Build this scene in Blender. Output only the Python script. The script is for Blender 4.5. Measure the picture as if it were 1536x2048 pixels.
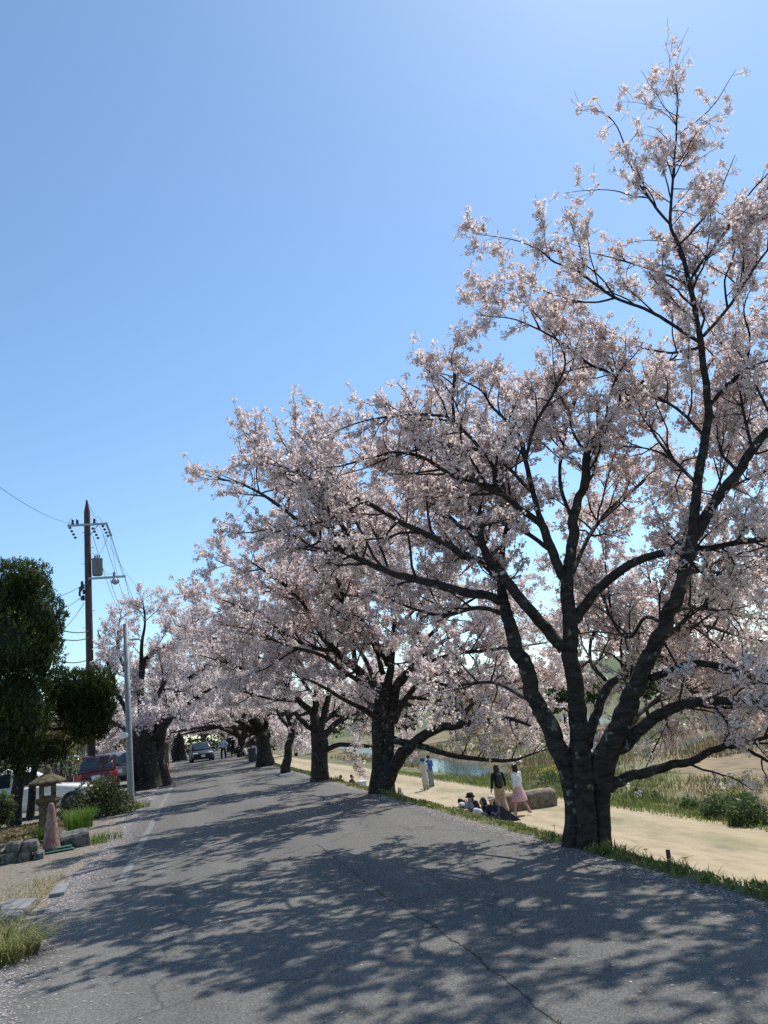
import bpy, math, random
import numpy as np
from mathutils import Matrix, Vector

# ------------------------------------------------------------------ scene, camera, sky, sun
for o in list(bpy.data.objects):
    bpy.data.objects.remove(o)
sc = bpy.context.scene
COL = sc.collection
rng = np.random.default_rng(7)
random.seed(7)

F = 1540.0                       # focal length in pixels of the 1536x2048 photograph
PITCH, ROLL, YAW, H = math.radians(15.0), math.radians(7.0), math.radians(15.2), 1.6
CY, SY = math.cos(YAW), math.sin(YAW)
FWD = np.array([SY * math.cos(PITCH), CY * math.cos(PITCH), math.sin(PITCH)])
_r0 = np.array([CY, -SY, 0.0]); _u0 = np.cross(_r0, FWD)
RIGHT = math.cos(ROLL) * _r0 - math.sin(ROLL) * _u0
UP = math.sin(ROLL) * _r0 + math.cos(ROLL) * _u0
EYE = np.array([0, 0, H]); HEAD = np.array([SY, CY, 0.0])

cam_d = bpy.data.cameras.new('camera'); cam = bpy.data.objects.new('camera', cam_d); COL.objects.link(cam)
cam_d.sensor_fit = 'VERTICAL'; cam_d.sensor_height = 36.0; cam_d.lens = 36.0 * F / 2048.0
cam_d.clip_start = 0.05; cam_d.clip_end = 8000
cam.matrix_world = Matrix(((RIGHT[0], UP[0], -FWD[0], 0), (RIGHT[1], UP[1], -FWD[1], 0), (RIGHT[2], UP[2], -FWD[2], H), (0, 0, 0, 1)))
sc.camera = cam

SUN_AZ, SUN_EL = math.radians(48.0), math.radians(57.0)      # azimuth measured from the road's direction (+Y) to the right
world = bpy.data.worlds.new('World'); sc.world = world; world.use_nodes = True
wn = world.node_tree.nodes; wl = world.node_tree.links
bg = wn['Background']; sky = wn.new('ShaderNodeTexSky'); sky.sky_type = 'NISHITA'; sky.sun_disc = False
sky.sun_elevation = SUN_EL; sky.sun_rotation = SUN_AZ; sky.altitude = 0
sky.air_density = 1.0; sky.dust_density = 0.28; sky.ozone_density = 1.0
wb = wn.new('ShaderNodeMix'); wb.data_type = 'RGBA'; wb.blend_type = 'MULTIPLY'; wb.inputs['Factor'].default_value = 1.0
wb.inputs[7].default_value = (0.85, 1.0, 1.05, 1)          # the camera's cool white balance
wl.new(sky.outputs[0], wb.inputs[6]); wl.new(wb.outputs[2], bg.inputs['Color']); bg.inputs['Strength'].default_value = 0.148
sun_d = bpy.data.lights.new('sun', 'SUN'); sun_d.energy = 4.4; sun_d.angle = math.radians(0.53); sun_d.color = (1.0, 0.95, 0.87)
sun = bpy.data.objects.new('sun', sun_d); COL.objects.link(sun)
SUNDIR = Vector((math.sin(SUN_AZ) * math.cos(SUN_EL), math.cos(SUN_AZ) * math.cos(SUN_EL), math.sin(SUN_EL)))
sun.rotation_euler = (-SUNDIR).to_track_quat('-Z', 'Y').to_euler(); sun.location = (20, 20, 60)
vs = sc.view_settings; vs.view_transform = 'Standard'; vs.look = 'None'; vs.exposure = 0.22; vs.gamma = 1.0; vs.use_curve_mapping = False
sc.render.engine = 'CYCLES'
sc.cycles.max_bounces = 10; sc.cycles.diffuse_bounces = 7; sc.cycles.glossy_bounces = 3; sc.cycles.transmission_bounces = 7
sc.cycles.transparent_max_bounces = 6; sc.cycles.caustics_reflective = False; sc.cycles.caustics_refractive = False
sc.cycles.use_denoising = False

# ------------------------------------------------------------------ small helpers
def ray(px, py):
    d = FWD * F + RIGHT * (px - 768) - UP * (py - 1024)
    return d / np.linalg.norm(d)
def at(px, py, D):                      # the point seen at a pixel, D metres ahead of the camera
    d = ray(px, py); return EYE + d * (D / (d @ HEAD))
def gr(px, py, z=0.0):                  # the point of the level z seen at a pixel
    d = ray(px, py); return EYE + d * ((z - H) / d[2])

def mesh_np(name, V, FS, mat=None, parent=None, smooth=False, col=None, kind=None, loc=None, matidx=None):
    V = np.asarray(V, np.float32).reshape(-1, 3)
    if loc is not None and parent is None: V = V - np.asarray(loc, np.float32)
    FS = [np.asarray(f, np.int32) for f in FS if len(f)]
    me = bpy.data.meshes.new(name)
    me.vertices.add(len(V)); me.vertices.foreach_set('co', V.ravel())
    tot = np.concatenate([np.full(len(f), f.shape[1], np.int32) for f in FS])
    li = np.concatenate([f.ravel() for f in FS])
    me.loops.add(len(li)); me.loops.foreach_set('vertex_index', li)
    me.polygons.add(len(tot)); st = np.zeros(len(tot), np.int32); st[1:] = np.cumsum(tot)[:-1]
    me.polygons.foreach_set('loop_start', st)
    if smooth: me.polygons.foreach_set('use_smooth', np.ones(len(tot), bool))
    if isinstance(mat, (list, tuple)):
        for m in mat: me.materials.append(m)
        if matidx is not None: me.polygons.foreach_set('material_index', np.asarray(matidx, np.int32))
    elif mat is not None: me.materials.append(mat)
    if col is not None:
        a = me.color_attributes.new('Col', 'FLOAT_COLOR', 'POINT')
        c = np.ones((len(V), 4), np.float32); c[:, :3] = col
        a.data.foreach_set('color', c.ravel())
    me.update(calc_edges=True); me.validate(verbose=False)
    o = bpy.data.objects.new(name, me); COL.objects.link(o)
    if loc is not None and parent is None: o.location = loc
    if parent is not None: o.parent = parent
    if kind: o['kind'] = kind
    return o

def tag(o, label, cat=None, group=None, kind=None):
    if label: o['label'] = label
    if cat: o['category'] = cat
    if group: o['group'] = group
    if kind: o['kind'] = kind
    return o
def thing(name, loc, rz=0, label=None, cat=None, group=None):
    o = bpy.data.objects.new(name, None); COL.objects.link(o); o.empty_display_size = 0.2
    o.location = loc; o.rotation_euler = (0, 0, rz)
    return tag(o, label, cat, group)

class MB:                               # collects simple shapes into one mesh
    def __init__(s): s.v = []; s.f = []
    def add(s, v, f):
        n = len(s.v); s.v += [tuple(p) for p in v]; s.f += [tuple(i + n for i in q) for q in f]; return s
    def box(s, c, d, rz=0, taper=1.0, rx=0, ry=0):
        M = Matrix.Rotation(rz, 3, 'Z') @ Matrix.Rotation(ry, 3, 'Y') @ Matrix.Rotation(rx, 3, 'X')
        v = []
        for z in (-1, 1):
            k = taper if z > 0 else 1
            for x, y in ((-1, -1), (1, -1), (1, 1), (-1, 1)):
                v.append(Vector(c) + M @ Vector((x * d[0] / 2 * k, y * d[1] / 2 * k, z * d[2] / 2)))
        return s.add(v, [(3, 2, 1, 0), (4, 5, 6, 7), (0, 1, 5, 4), (1, 2, 6, 5), (2, 3, 7, 6), (3, 0, 4, 7)])
    def bbox(s, c, d, b=0.02, rz=0):    # box with chamfered edges
        x, y, z = d[0] / 2, d[1] / 2, d[2] / 2; M = Matrix.Rotation(rz, 3, 'Z'); pts = []
        for zz, k in ((-z, b), (-z + b, 0), (z - b, 0), (z, b)):
            X, Y = x - k, y - k
            for px, py in ((-X + b, -Y), (X - b, -Y), (X, -Y + b), (X, Y - b), (X - b, Y), (-X + b, Y), (-X, Y - b), (-X, -Y + b)):
                pts.append(Vector(c) + M @ Vector((px, py, zz)))
        f = [tuple(range(7, -1, -1)), tuple(range(24, 32))]
        for r in range(3):
            for i in range(8):
                j = (i + 1) % 8; f.append((r * 8 + i, r * 8 + j, r * 8 + 8 + j, r * 8 + 8 + i))
        return s.add(pts, f)
    def tube(s, pts, r, n=8, cap=True):
        pts = [Vector(p) for p in pts]
        if not hasattr(r, '__len__'): r = [r] * len(pts)
        v = []; f = []; prev = None
        for i, p in enumerate(pts):
            t = (pts[min(i + 1, len(pts) - 1)] - pts[max(i - 1, 0)]).normalized()
            if prev is None: a = t.orthogonal().normalized()
            else:
                a = (prev - t * prev.dot(t)); a = a.normalized() if a.length > 1e-5 else t.orthogonal().normalized()
            prev = a; b = t.cross(a)
            for k in range(n):
                w = 2 * math.pi * k / n; v.append(p + (a * math.cos(w) + b * math.sin(w)) * r[i])
        for i in range(len(pts) - 1):
            for k in range(n):
                j = (k + 1) % n; f.append((i * n + k, i * n + j, i * n + n + j, i * n + n + k))
        if cap: f.append(tuple(range(n - 1, -1, -1))); f.append(tuple((len(pts) - 1) * n + k for k in range(n)))
        return s.add(v, f)
    def lathe(s, c, prof, n=20, M=None):
        v = []; f = []; M = M or Matrix.Identity(3)
        for r, z in prof:
            for k in range(n):
                w = 2 * math.pi * k / n; v.append(Vector(c) + M @ Vector((r * math.cos(w), r * math.sin(w), z)))
        for i in range(len(prof) - 1):
            for k in range(n):
                j = (k + 1) % n; f.append((i * n + k, i * n + j, i * n + n + j, i * n + n + k))
        f.append(tuple(range(n - 1, -1, -1))); f.append(tuple((len(prof) - 1) * n + k for k in range(n)))
        return s.add(v, f)
    def caps(s, a, b, ra, rb, n=10):    # tapered capsule
        a, b = Vector(a), Vector(b); d = b - a; L = d.length
        M = d.to_track_quat('Z', 'Y').to_matrix() if L > 1e-6 else Matrix.Identity(3)
        pr = [(ra * math.sin(t), -ra * math.cos(t)) for t in (0.15, 0.6, 1.1)] + [(ra, 0)]
        pr += [(rb, L)] + [(rb * math.sin(t), L + rb * math.cos(t)) for t in (1.1, 0.6, 0.15)]
        return s.lathe(a, pr, n, M)
    def quad(s, a, b, c, d): return s.add([a, b, c, d], [(0, 1, 2, 3)])
    def build(s, name, mat, parent=None, smooth=False, label=None, kind=None):
        me = bpy.data.meshes.new(name); me.from_pydata([tuple(p) for p in s.v], [], s.f)
        if smooth: me.polygons.foreach_set('use_smooth', [True] * len(me.polygons))
        if mat: me.materials.append(mat)
        o = bpy.data.objects.new(name, me); COL.objects.link(o)
        if parent is not None: o.parent = parent
        if label: o['label'] = label
        if kind: o['kind'] = kind
        return o

# ------------------------------------------------------------------ materials
def lerp_mat(name, cols, scale=4.0, rough=0.8, bump=0.0, bscale=None, metallic=0.0, detail=5.0, attr=False, spec=0.3, pos=(0.35, 0.65), stretch=None, coat=0):
    m = bpy.data.materials.new(name); m.use_nodes = True; n = m.node_tree.nodes; l = m.node_tree.links
    b = n['Principled BSDF']; b.inputs['Roughness'].default_value = rough; b.inputs['Metallic'].default_value = metallic
    b.inputs['Specular IOR Level'].default_value = spec
    if coat: b.inputs['Coat Weight'].default_value = coat; b.inputs['Coat Roughness'].default_value = 0.05
    tc = n.new('ShaderNodeTexCoord'); src = tc.outputs['Object']
    if stretch:
        mp = n.new('ShaderNodeMapping'); mp.inputs['Scale'].default_value = stretch; l.new(src, mp.inputs[0]); src = mp.outputs[0]
    nz = n.new('ShaderNodeTexNoise'); nz.inputs['Scale'].default_value = scale; nz.inputs['Detail'].default_value = detail
    nz.inputs['Roughness'].default_value = 0.65; l.new(src, nz.inputs['Vector'])
    rp = n.new('ShaderNodeValToRGB'); e = rp.color_ramp.elements
    e[0].position, e[1].position = pos; e[0].color = (*cols[0], 1); e[1].color = (*cols[-1], 1)
    for i, c in enumerate(cols[1:-1]):
        x = e.new(pos[0] + (pos[1] - pos[0]) * (i + 1) / (len(cols) - 1)); x.color = (*c, 1)
    l.new(nz.outputs['Fac'], rp.inputs['Fac']); out = rp.outputs['Color']
    if attr:
        at_ = n.new('ShaderNodeAttribute'); at_.attribute_name = 'Col'
        mx = n.new('ShaderNodeMix'); mx.data_type = 'RGBA'; mx.blend_type = 'MULTIPLY'; mx.inputs['Factor'].default_value = 1
        l.new(at_.outputs['Color'], mx.inputs[6]); l.new(out, mx.inputs[7]); out = mx.outputs[2]
    l.new(out, b.inputs['Base Color'])
    if bump:
        bz = nz
        if bscale:
            bz = n.new('ShaderNodeTexNoise'); bz.inputs['Scale'].default_value = bscale; bz.inputs['Detail'].default_value = 4; l.new(src, bz.inputs['Vector'])
        bp = n.new('ShaderNodeBump'); bp.inputs['Strength'].default_value = bump; bp.inputs['Distance'].default_value = 0.02
        l.new(bz.outputs['Fac'], bp.inputs['Height']); l.new(bp.outputs['Normal'], b.inputs['Normal'])
    return m
def plain(name, c, rough=0.6, metallic=0, spec=0.4, coat=0, var=0.12):
    return lerp_mat(name, [tuple(x * (1 - var) for x in c), tuple(min(1, x * (1 + var)) for x in c)], 9, rough, metallic=metallic, spec=spec, coat=coat)
def leaf_mat(name, trans=0.35, rough=0.6, spec=0.3):          # colour from the mesh, light passes through thin leaves
    m = bpy.data.materials.new(name); m.use_nodes = True; n = m.node_tree.nodes; l = m.node_tree.links
    b = n['Principled BSDF']; b.inputs['Roughness'].default_value = rough; b.inputs['Specular IOR Level'].default_value = spec
    a = n.new('ShaderNodeAttribute'); a.attribute_name = 'Col'
    tr = n.new('ShaderNodeBsdfTranslucent'); mx = n.new('ShaderNodeMixShader'); mx.inputs[0].default_value = trans
    l.new(a.outputs['Color'], b.inputs['Base Color']); l.new(a.outputs['Color'], tr.inputs['Color'])
    l.new(b.outputs[0], mx.inputs[1]); l.new(tr.outputs[0], mx.inputs[2]); l.new(mx.outputs[0], n['Material Output'].inputs['Surface'])
    return m
def glass_mat(name, tint=(0.02, 0.03, 0.035), rough=0.04):
    m = bpy.data.materials.new(name); m.use_nodes = True; b = m.node_tree.nodes['Principled BSDF']
    b.inputs['Base Color'].default_value = (*tint, 1); b.inputs['Roughness'].default_value = rough; b.inputs['Specular IOR Level'].default_value = 0.8
    return m

M = {}
M['petal'] = leaf_mat('petal', 0.58, 0.7, 0.2)
M['leaf'] = leaf_mat('leaf', 0.3, 0.5, 0.3)
M['grass'] = leaf_mat('grass', 0.35, 0.6, 0.25)
M['twig'] = lerp_mat('twig', [(0.022, 0.014, 0.012), (0.05, 0.035, 0.03)], 8, 0.8)

def bark_mat():
    m = bpy.data.materials.new('bark'); m.use_nodes = True; n = m.node_tree.nodes; l = m.node_tree.links
    b = n['Principled BSDF']; b.inputs['Roughness'].default_value = 0.85; b.inputs['Specular IOR Level'].default_value = 0.25
    tc = n.new('ShaderNodeTexCoord')
    def noise(s, d=4, st=None):
        z = n.new('ShaderNodeTexNoise'); z.inputs['Scale'].default_value = s; z.inputs['Detail'].default_value = d
        if st:
            mp = n.new('ShaderNodeMapping'); mp.inputs['Scale'].default_value = st; l.new(tc.outputs['Object'], mp.inputs[0]); l.new(mp.outputs[0], z.inputs['Vector'])
        else: l.new(tc.outputs['Object'], z.inputs['Vector'])
        return z
    def ramp(src, p0, p1, c0, c1):
        r = n.new('ShaderNodeValToRGB'); e = r.color_ramp.elements; e[0].position = p0; e[1].position = p1; e[0].color = c0; e[1].color = c1
        l.new(src, r.inputs[0]); return r
    lent = noise(7, 7, (1, 1, 2.4)); lent.inputs['Distortion'].default_value = 0.7                      # cherry bark is banded sideways
    base = ramp(lent.outputs['Fac'], 0.35, 0.7, (0.013, 0.010, 0.009, 1), (0.058, 0.047, 0.041, 1))
    lich = noise(9, 3); lm = ramp(lich.outputs['Fac'], 0.625, 0.67, (0, 0, 0, 1), (1, 1, 1, 1))
    fine = noise(60, 3); lc = ramp(fine.outputs['Fac'], 0.3, 0.7, (0.08, 0.085, 0.07, 1), (0.22, 0.22, 0.18, 1))
    mx = n.new('ShaderNodeMix'); mx.data_type = 'RGBA'; l.new(lm.outputs[0], mx.inputs['Factor']); l.new(base.outputs[0], mx.inputs[6]); l.new(lc.outputs[0], mx.inputs[7])
    moss = noise(2.5, 4); mm = ramp(moss.outputs['Fac'], 0.55, 0.75, (0, 0, 0, 1), (0.6, 0.6, 0.6, 1))
    m2 = n.new('ShaderNodeMix'); m2.data_type = 'RGBA'; l.new(mm.outputs[0], m2.inputs['Factor']); l.new(mx.outputs[2], m2.inputs[6]); m2.inputs[7].default_value = (0.04, 0.045, 0.02, 1)
    l.new(m2.outputs[2], b.inputs['Base Color'])
    ad = n.new('ShaderNodeMath'); ad.operation = 'MULTIPLY_ADD'; ad.inputs[1].default_value = 0.4
    l.new(fine.outputs['Fac'], ad.inputs[0]); l.new(lent.outputs['Fac'], ad.inputs[2])
    bp = n.new('ShaderNodeBump'); bp.inputs['Strength'].default_value = 0.7; bp.inputs['Distance'].default_value = 0.03
    l.new(ad.outputs[0], bp.inputs['Height']); l.new(bp.outputs[0], b.inputs['Normal'])
    return m
M['bark'] = bark_mat()

def asphalt_mat():
    m = bpy.data.materials.new('asphalt'); m.use_nodes = True; n = m.node_tree.nodes; l = m.node_tree.links
    b = n['Principled BSDF']; b.inputs['Roughness'].default_value = 0.88; b.inputs['Specular IOR Level'].default_value = 0.25
    tc = n.new('ShaderNodeTexCoord'); O = tc.outputs['Object']
    def noise(s, d, st=None):
        z = n.new('ShaderNodeTexNoise'); z.inputs['Scale'].default_value = s; z.inputs['Detail'].default_value = d
        if st:
            mp = n.new('ShaderNodeMapping'); mp.inputs['Scale'].default_value = st; l.new(O, mp.inputs[0]); l.new(mp.outputs[0], z.inputs['Vector'])
        else: l.new(O, z.inputs['Vector'])
        return z
    grain = n.new('ShaderNodeTexVoronoi'); grain.inputs['Scale'].default_value = 95; l.new(O, grain.inputs['Vector'])
    g2 = noise(55, 4)
    gsum = n.new('ShaderNodeMix'); gsum.data_type = 'RGBA'; gsum.inputs['Factor'].default_value = 0.5; l.new(grain.outputs['Color'], gsum.inputs[6]); l.new(g2.outputs['Fac'], gsum.inputs[7])
    bw = n.new('ShaderNodeRGBToBW'); l.new(gsum.outputs[2], bw.inputs[0])
    r = n.new('ShaderNodeValToRGB'); e = r.color_ramp.elements; e[0].position = 0.3; e[1].position = 0.72; e[0].color = (0.090, 0.087, 0.081, 1); e[1].color = (0.200, 0.192, 0.176, 1)
    l.new(bw.outputs[0], r.inputs[0])
    big = noise(0.8, 7, (1.3, 0.12, 1)); r2 = n.new('ShaderNodeValToRGB'); e = r2.color_ramp.elements; e[0].position = 0.3; e[1].position = 0.72; e[0].color = (0.66, 0.67, 0.69, 1); e[1].color = (1.12, 1.11, 1.08, 1)
    l.new(big.outputs['Fac'], r2.inputs[0])
    mx = n.new('ShaderNodeMix'); mx.data_type = 'RGBA'; mx.blend_type = 'MULTIPLY'; mx.inputs['Factor'].default_value = 1
    l.new(r.outputs[0], mx.inputs[6]); l.new(r2.outputs[0], mx.inputs[7])
    # fine hairline cracks
    vr = n.new('ShaderNodeTexVoronoi'); vr.feature = 'DISTANCE_TO_EDGE'; vr.inputs['Scale'].default_value = 0.45
    wob = noise(2.2, 3); wm = n.new('ShaderNodeMix'); wm.data_type = 'RGBA'; wm.inputs['Factor'].default_value = 0.35; l.new(O, wm.inputs[6]); l.new(wob.outputs['Color'], wm.inputs[7])
    l.new(wm.outputs[2], vr.inputs['Vector'])
    cr = n.new('ShaderNodeValToRGB'); e = cr.color_ramp.elements; e[0].position = 0.0; e[1].position = 0.006; e[0].color = (0.55, 0.55, 0.55, 1); e[1].color = (1, 1, 1, 1); l.new(vr.outputs['Distance'], cr.inputs[0])
    m3 = n.new('ShaderNodeMix'); m3.data_type = 'RGBA'; m3.blend_type = 'MULTIPLY'; m3.inputs['Factor'].default_value = 1; l.new(mx.outputs[2], m3.inputs[6]); l.new(cr.outputs[0], m3.inputs[7])
    l.new(m3.outputs[2], b.inputs['Base Color'])
    bp = n.new('ShaderNodeBump'); bp.inputs['Strength'].default_value = 0.5; bp.inputs['Distance'].default_value = 0.006; l.new(bw.outputs[0], bp.inputs['Height']); l.new(bp.outputs[0], b.inputs['Normal'])
    return m
M['asphalt'] = asphalt_mat()
M['soil'] = lerp_mat('soil', [(0.55, 0.55, 0.55), (1, 1, 1), (1.3, 1.28, 1.2)], 1.2, 0.95, 0.5, 14, attr=True, detail=9)
M['sand'] = lerp_mat('sand', [(0.66, 0.66, 0.64), (0.95, 0.95, 0.95), (1.12, 1.1, 1.04)], 1.3, 0.95, 0.6, 18, attr=True, detail=10, pos=(0.3, 0.7), stretch=(2.2, 0.55, 1))
M['bed_soil'] = lerp_mat('bed_soil', [(0.035, 0.026, 0.018), (0.09, 0.07, 0.045), (0.17, 0.135, 0.085)], 14, 0.95, 0.9, 40, detail=9)
M['rock_dark'] = lerp_mat('rock_dark', [(0.05, 0.05, 0.047), (0.12, 0.118, 0.11), (0.2, 0.195, 0.18)], 9, 0.92, 0.9, 30, detail=9)
M['gravel'] = lerp_mat('gravel', [(0.07, 0.06, 0.045), (0.19, 0.17, 0.135), (0.30, 0.265, 0.21)], 22, 0.95, 0.9, 45, detail=8, pos=(0.33, 0.66))
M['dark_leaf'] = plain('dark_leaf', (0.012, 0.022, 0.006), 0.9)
M['crack'] = plain('crack', (0.045, 0.045, 0.042), 0.95)
M['paint'] = lerp_mat('paint', [(0.17, 0.17, 0.165), (0.19, 0.19, 0.183), (0.36, 0.36, 0.345)], 9, 0.85, detail=10, pos=(0.58, 0.8))
M['stone'] = lerp_mat('stone', [(0.10, 0.10, 0.09), (0.22, 0.21, 0.19), (0.32, 0.30, 0.27)], 9, 0.92, 0.7, 40, detail=9)
M['slab'] = lerp_mat('slab', [(0.15, 0.15, 0.15), (0.26, 0.26, 0.255)], 6, 0.9, 0.4, 60, detail=9)
M['lantern'] = lerp_mat('lantern', [(0.045, 0.034, 0.02), (0.115, 0.083, 0.044), (0.19, 0.15, 0.095)], 11, 0.95, 0.8, 50, detail=9)
M['cone'] = lerp_mat('cone', [(0.17, 0.085, 0.07), (0.27, 0.15, 0.125), (0.38, 0.29, 0.255)], 12, 0.8, 0.3, 40, detail=8)
M['cone_orange'] = plain('cone_orange', (0.75, 0.10, 0.02), 0.6)
M['green_plastic'] = plain('green_plastic', (0.015, 0.10, 0.075), 0.45)
M['pole_steel'] = lerp_mat('pole_steel', [(0.17, 0.19, 0.205), (0.25, 0.27, 0.285)], 5, 0.6, metallic=0.1, spec=0.5)
M['pole_brown'] = lerp_mat('pole_brown', [(0.055, 0.035, 0.032), (0.10, 0.065, 0.06)], 6, 0.75)
M['galv'] = plain('galv', (0.34, 0.37, 0.40), 0.45, 0.5)
M['trafo'] = plain('trafo', (0.17, 0.185, 0.2), 0.5)
M['dark_metal'] = plain('dark_metal', (0.03, 0.032, 0.036), 0.5)
M['wire'] = plain('wire', (0.02, 0.022, 0.025), 0.6)
M['insul'] = plain('insul', (0.03, 0.025, 0.03), 0.3)
M['white'] = plain('white', (0.75, 0.75, 0.72), 0.5)
M['car_white'] = plain('car_white', (0.78, 0.78, 0.76), 0.25, coat=0.8, var=0.02)
M['car_red'] = plain('car_red', (0.11, 0.006, 0.008), 0.25, coat=1.0, var=0.03)
M['car_grey'] = plain('car_grey', (0.20, 0.22, 0.24), 0.3, 0.4, coat=0.9, var=0.03)
M['car_blue'] = plain('car_blue', (0.006, 0.011, 0.03), 0.4, 0.0, coat=0.25, var=0.03)
M['car_lightblue'] = plain('car_lightblue', (0.38, 0.50, 0.58), 0.3, coat=0.8, var=0.03)
M['glass'] = glass_mat('glass')
M['rubber'] = plain('rubber', (0.018, 0.018, 0.018), 0.85)
M['rim'] = plain('rim', (0.45, 0.46, 0.47), 0.3, 0.8)
M['black_trim'] = plain('black_trim', (0.015, 0.015, 0.016), 0.45)
M['lamp_clear'] = plain('lamp_clear', (0.75, 0.78, 0.8), 0.12, spec=0.8)
M['lamp_red'] = plain('lamp_red', (0.5, 0.015, 0.02), 0.2, spec=0.7)
M['plate'] = plain('plate', (0.8, 0.8, 0.78), 0.5, var=0.03)
M['bamboo'] = lerp_mat('bamboo', [(0.30, 0.22, 0.11), (0.48, 0.37, 0.20)], 6, 0.7, stretch=(1, 1, 0.3))
M['wood_dark'] = lerp_mat('wood_dark', [(0.04, 0.03, 0.025), (0.10, 0.075, 0.06)], 5, 0.8, 0.3, 30, stretch=(4, 4, 0.6))
M['wood_grey'] = lerp_mat('wood_grey', [(0.13, 0.11, 0.09), (0.22, 0.19, 0.16)], 5, 0.85, 0.3, 30, stretch=(4, 4, 0.6))
M['plaster'] = lerp_mat('plaster', [(0.40, 0.36, 0.30), (0.52, 0.48, 0.41)], 2, 0.9, 0.2, 40)
M['tile_roof'] = lerp_mat('tile_roof', [(0.06, 0.065, 0.07), (0.12, 0.125, 0.13)], 5, 0.6)
M['brown_block'] = lerp_mat('brown_block', [(0.10, 0.075, 0.05), (0.20, 0.155, 0.11), (0.26, 0.21, 0.15)], 6, 0.9, 0.6, 25, detail=8)
def water_mat():
    m = bpy.data.materials.new('water'); m.use_nodes = True; n = m.node_tree.nodes; l = m.node_tree.links; b = n['Principled BSDF']
    b.inputs['Base Color'].default_value = (0.035, 0.055, 0.06, 1); b.inputs['Roughness'].default_value = 0.12; b.inputs['Specular IOR Level'].default_value = 0.5; b.inputs['IOR'].default_value = 1.33
    tc = n.new('ShaderNodeTexCoord'); z = n.new('ShaderNodeTexNoise'); z.inputs['Scale'].default_value = 2.2; z.inputs['Detail'].default_value = 3; l.new(tc.outputs['Object'], z.inputs['Vector'])
    bp = n.new('ShaderNodeBump'); bp.inputs['Strength'].default_value = 0.35; bp.inputs['Distance'].default_value = 0.05; l.new(z.outputs['Fac'], bp.inputs['Height']); l.new(bp.outputs[0], b.inputs['Normal'])
    return m
M['water'] = water_mat()

# ------------------------------------------------------------------ ground
def vnoise(x, y, s=1.0, seed=0):        # cheap smooth noise in -1..1
    a = seed * 1.7
    return (np.sin(x * s * 1.3 + a) * np.cos(y * s * 1.1 - a * 2) + 0.6 * np.sin(x * s * 2.7 - y * s * 2.1 + a * 3) + 0.4 * np.cos(x * s * 4.9 + y * s * 4.1 + a) + 0.25 * np.sin(y * s * 9.1 - x * s * 7.3 + a)) / 2.25
PX = np.array([-4000, 3.95, 4.1, 4.25, 4.45, 4.8, 5.5, 6.3, 6.9, 7.2, 13.4, 14.6, 17, 26, 60, 95, 110, 140, 4000])
PZ = np.array([0, 0, 0.01, -0.04, -0.22, -0.6, -1.2, -1.8, -1.97, -2.0, -2.02, -2.12, -2.45, -2.6, -2.6, -2.4, -1.5, -1.0, -1.0])
WATER_Z = -2.95
def seg_dist(x, y, poly):
    d = np.full(x.shape, 1e9)
    for (x0, y0), (x1, y1) in zip(poly[:-1], poly[1:]):
        vx, vy = x1 - x0, y1 - y0; t = np.clip(((x - x0) * vx + (y - y0) * vy) / (vx * vx + vy * vy), 0, 1)
        d = np.minimum(d, np.hypot(x - x0 - vx * t, y - y0 - vy * t))
    return d
CH = [([(18.5, 50), (20, 60), (22, 76), (24, 100), (30, 150), (40, 400)], 2.0), ([(34, 98), (45, 99), (60, 110), (90, 180)], 3.0), ([(32, 52), (39, 57), (46, 58), (60, 56), (90, 40)], 2.2)]
def terrain_z(x, y):
    z = np.interp(x, PX, PZ)
    far = np.clip((x - 13.5) / 4, 0, 1) * np.clip((110 - x) / 20, 0, 1)
    z = z + far * (0.16 * vnoise(x, y, 0.25, 1) + 0.07 * vnoise(x, y, 0.9, 2))
    ver = np.clip((x - 3.98) / 0.2, 0, 1) * np.clip((7.0 - x) / 1.0, 0, 1)
    z = z + ver * 0.035 * vnoise(x, y, 1.3, 3)
    for poly, w in CH:
        d = seg_dist(x, y, poly) + 0.8 * vnoise(x, y, 0.35, 5)
        k = np.clip((w - d) / 1.6 + 0.5, 0, 1)
        z = z - k * 1.3 * np.clip((x - 14.5) / 2, 0, 1)
    return z
def axis(parts): return np.unique(np.concatenate([np.arange(a, b, s) for a, b, s in parts] + [[parts[-1][1]]]).round(4))
gx = axis([(-4000, -400, 600), (-400, -40, 60), (-40, -4, 4), (-4, 3.9, 1.3), (3.95, 7.3, 0.12), (7.3, 13.4, 0.7), (13.4, 60, 0.7), (60, 150, 5), (150, 500, 50), (500, 4000, 500)])
gy = axis([(-500, -20, 60), (-20, 0, 2), (0, 40, 0.5), (40, 110, 0.8), (110, 200, 5), (200, 600, 50), (600, 4000, 500)])
GX, GY = np.meshgrid(gx, gy); GZ = terrain_z(GX, GY)
nx, ny = len(gx), len(gy)
def grid_faces(nx, ny):
    i = np.arange((ny - 1) * (nx - 1)); r = i // (nx - 1); c = i % (nx - 1); a = r * nx + c
    return np.stack([a, a + 1, a + nx + 1, a + nx], 1)
def mixc(a, b, t): return np.asarray(a) * (1 - t[..., None]) + np.asarray(b) * t[..., None]
grassc = mixc((0.11, 0.125, 0.045), (0.17, 0.145, 0.08), np.clip(vnoise(GX, GY, 0.5, 8) * 0.9 + 0.4, 0, 1))
dry = mixc((0.25, 0.18, 0.10), (0.17, 0.15, 0.07), np.clip(vnoise(GX, GY, 0.22, 11) + 0.4, 0, 1))
gcol = mixc(grassc, dry, np.clip((vnoise(GX, GY, 0.13, 9) + 0.25) * 2.2, 0, 1) * np.clip((GX - 15) / 4, 0, 1))
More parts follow.
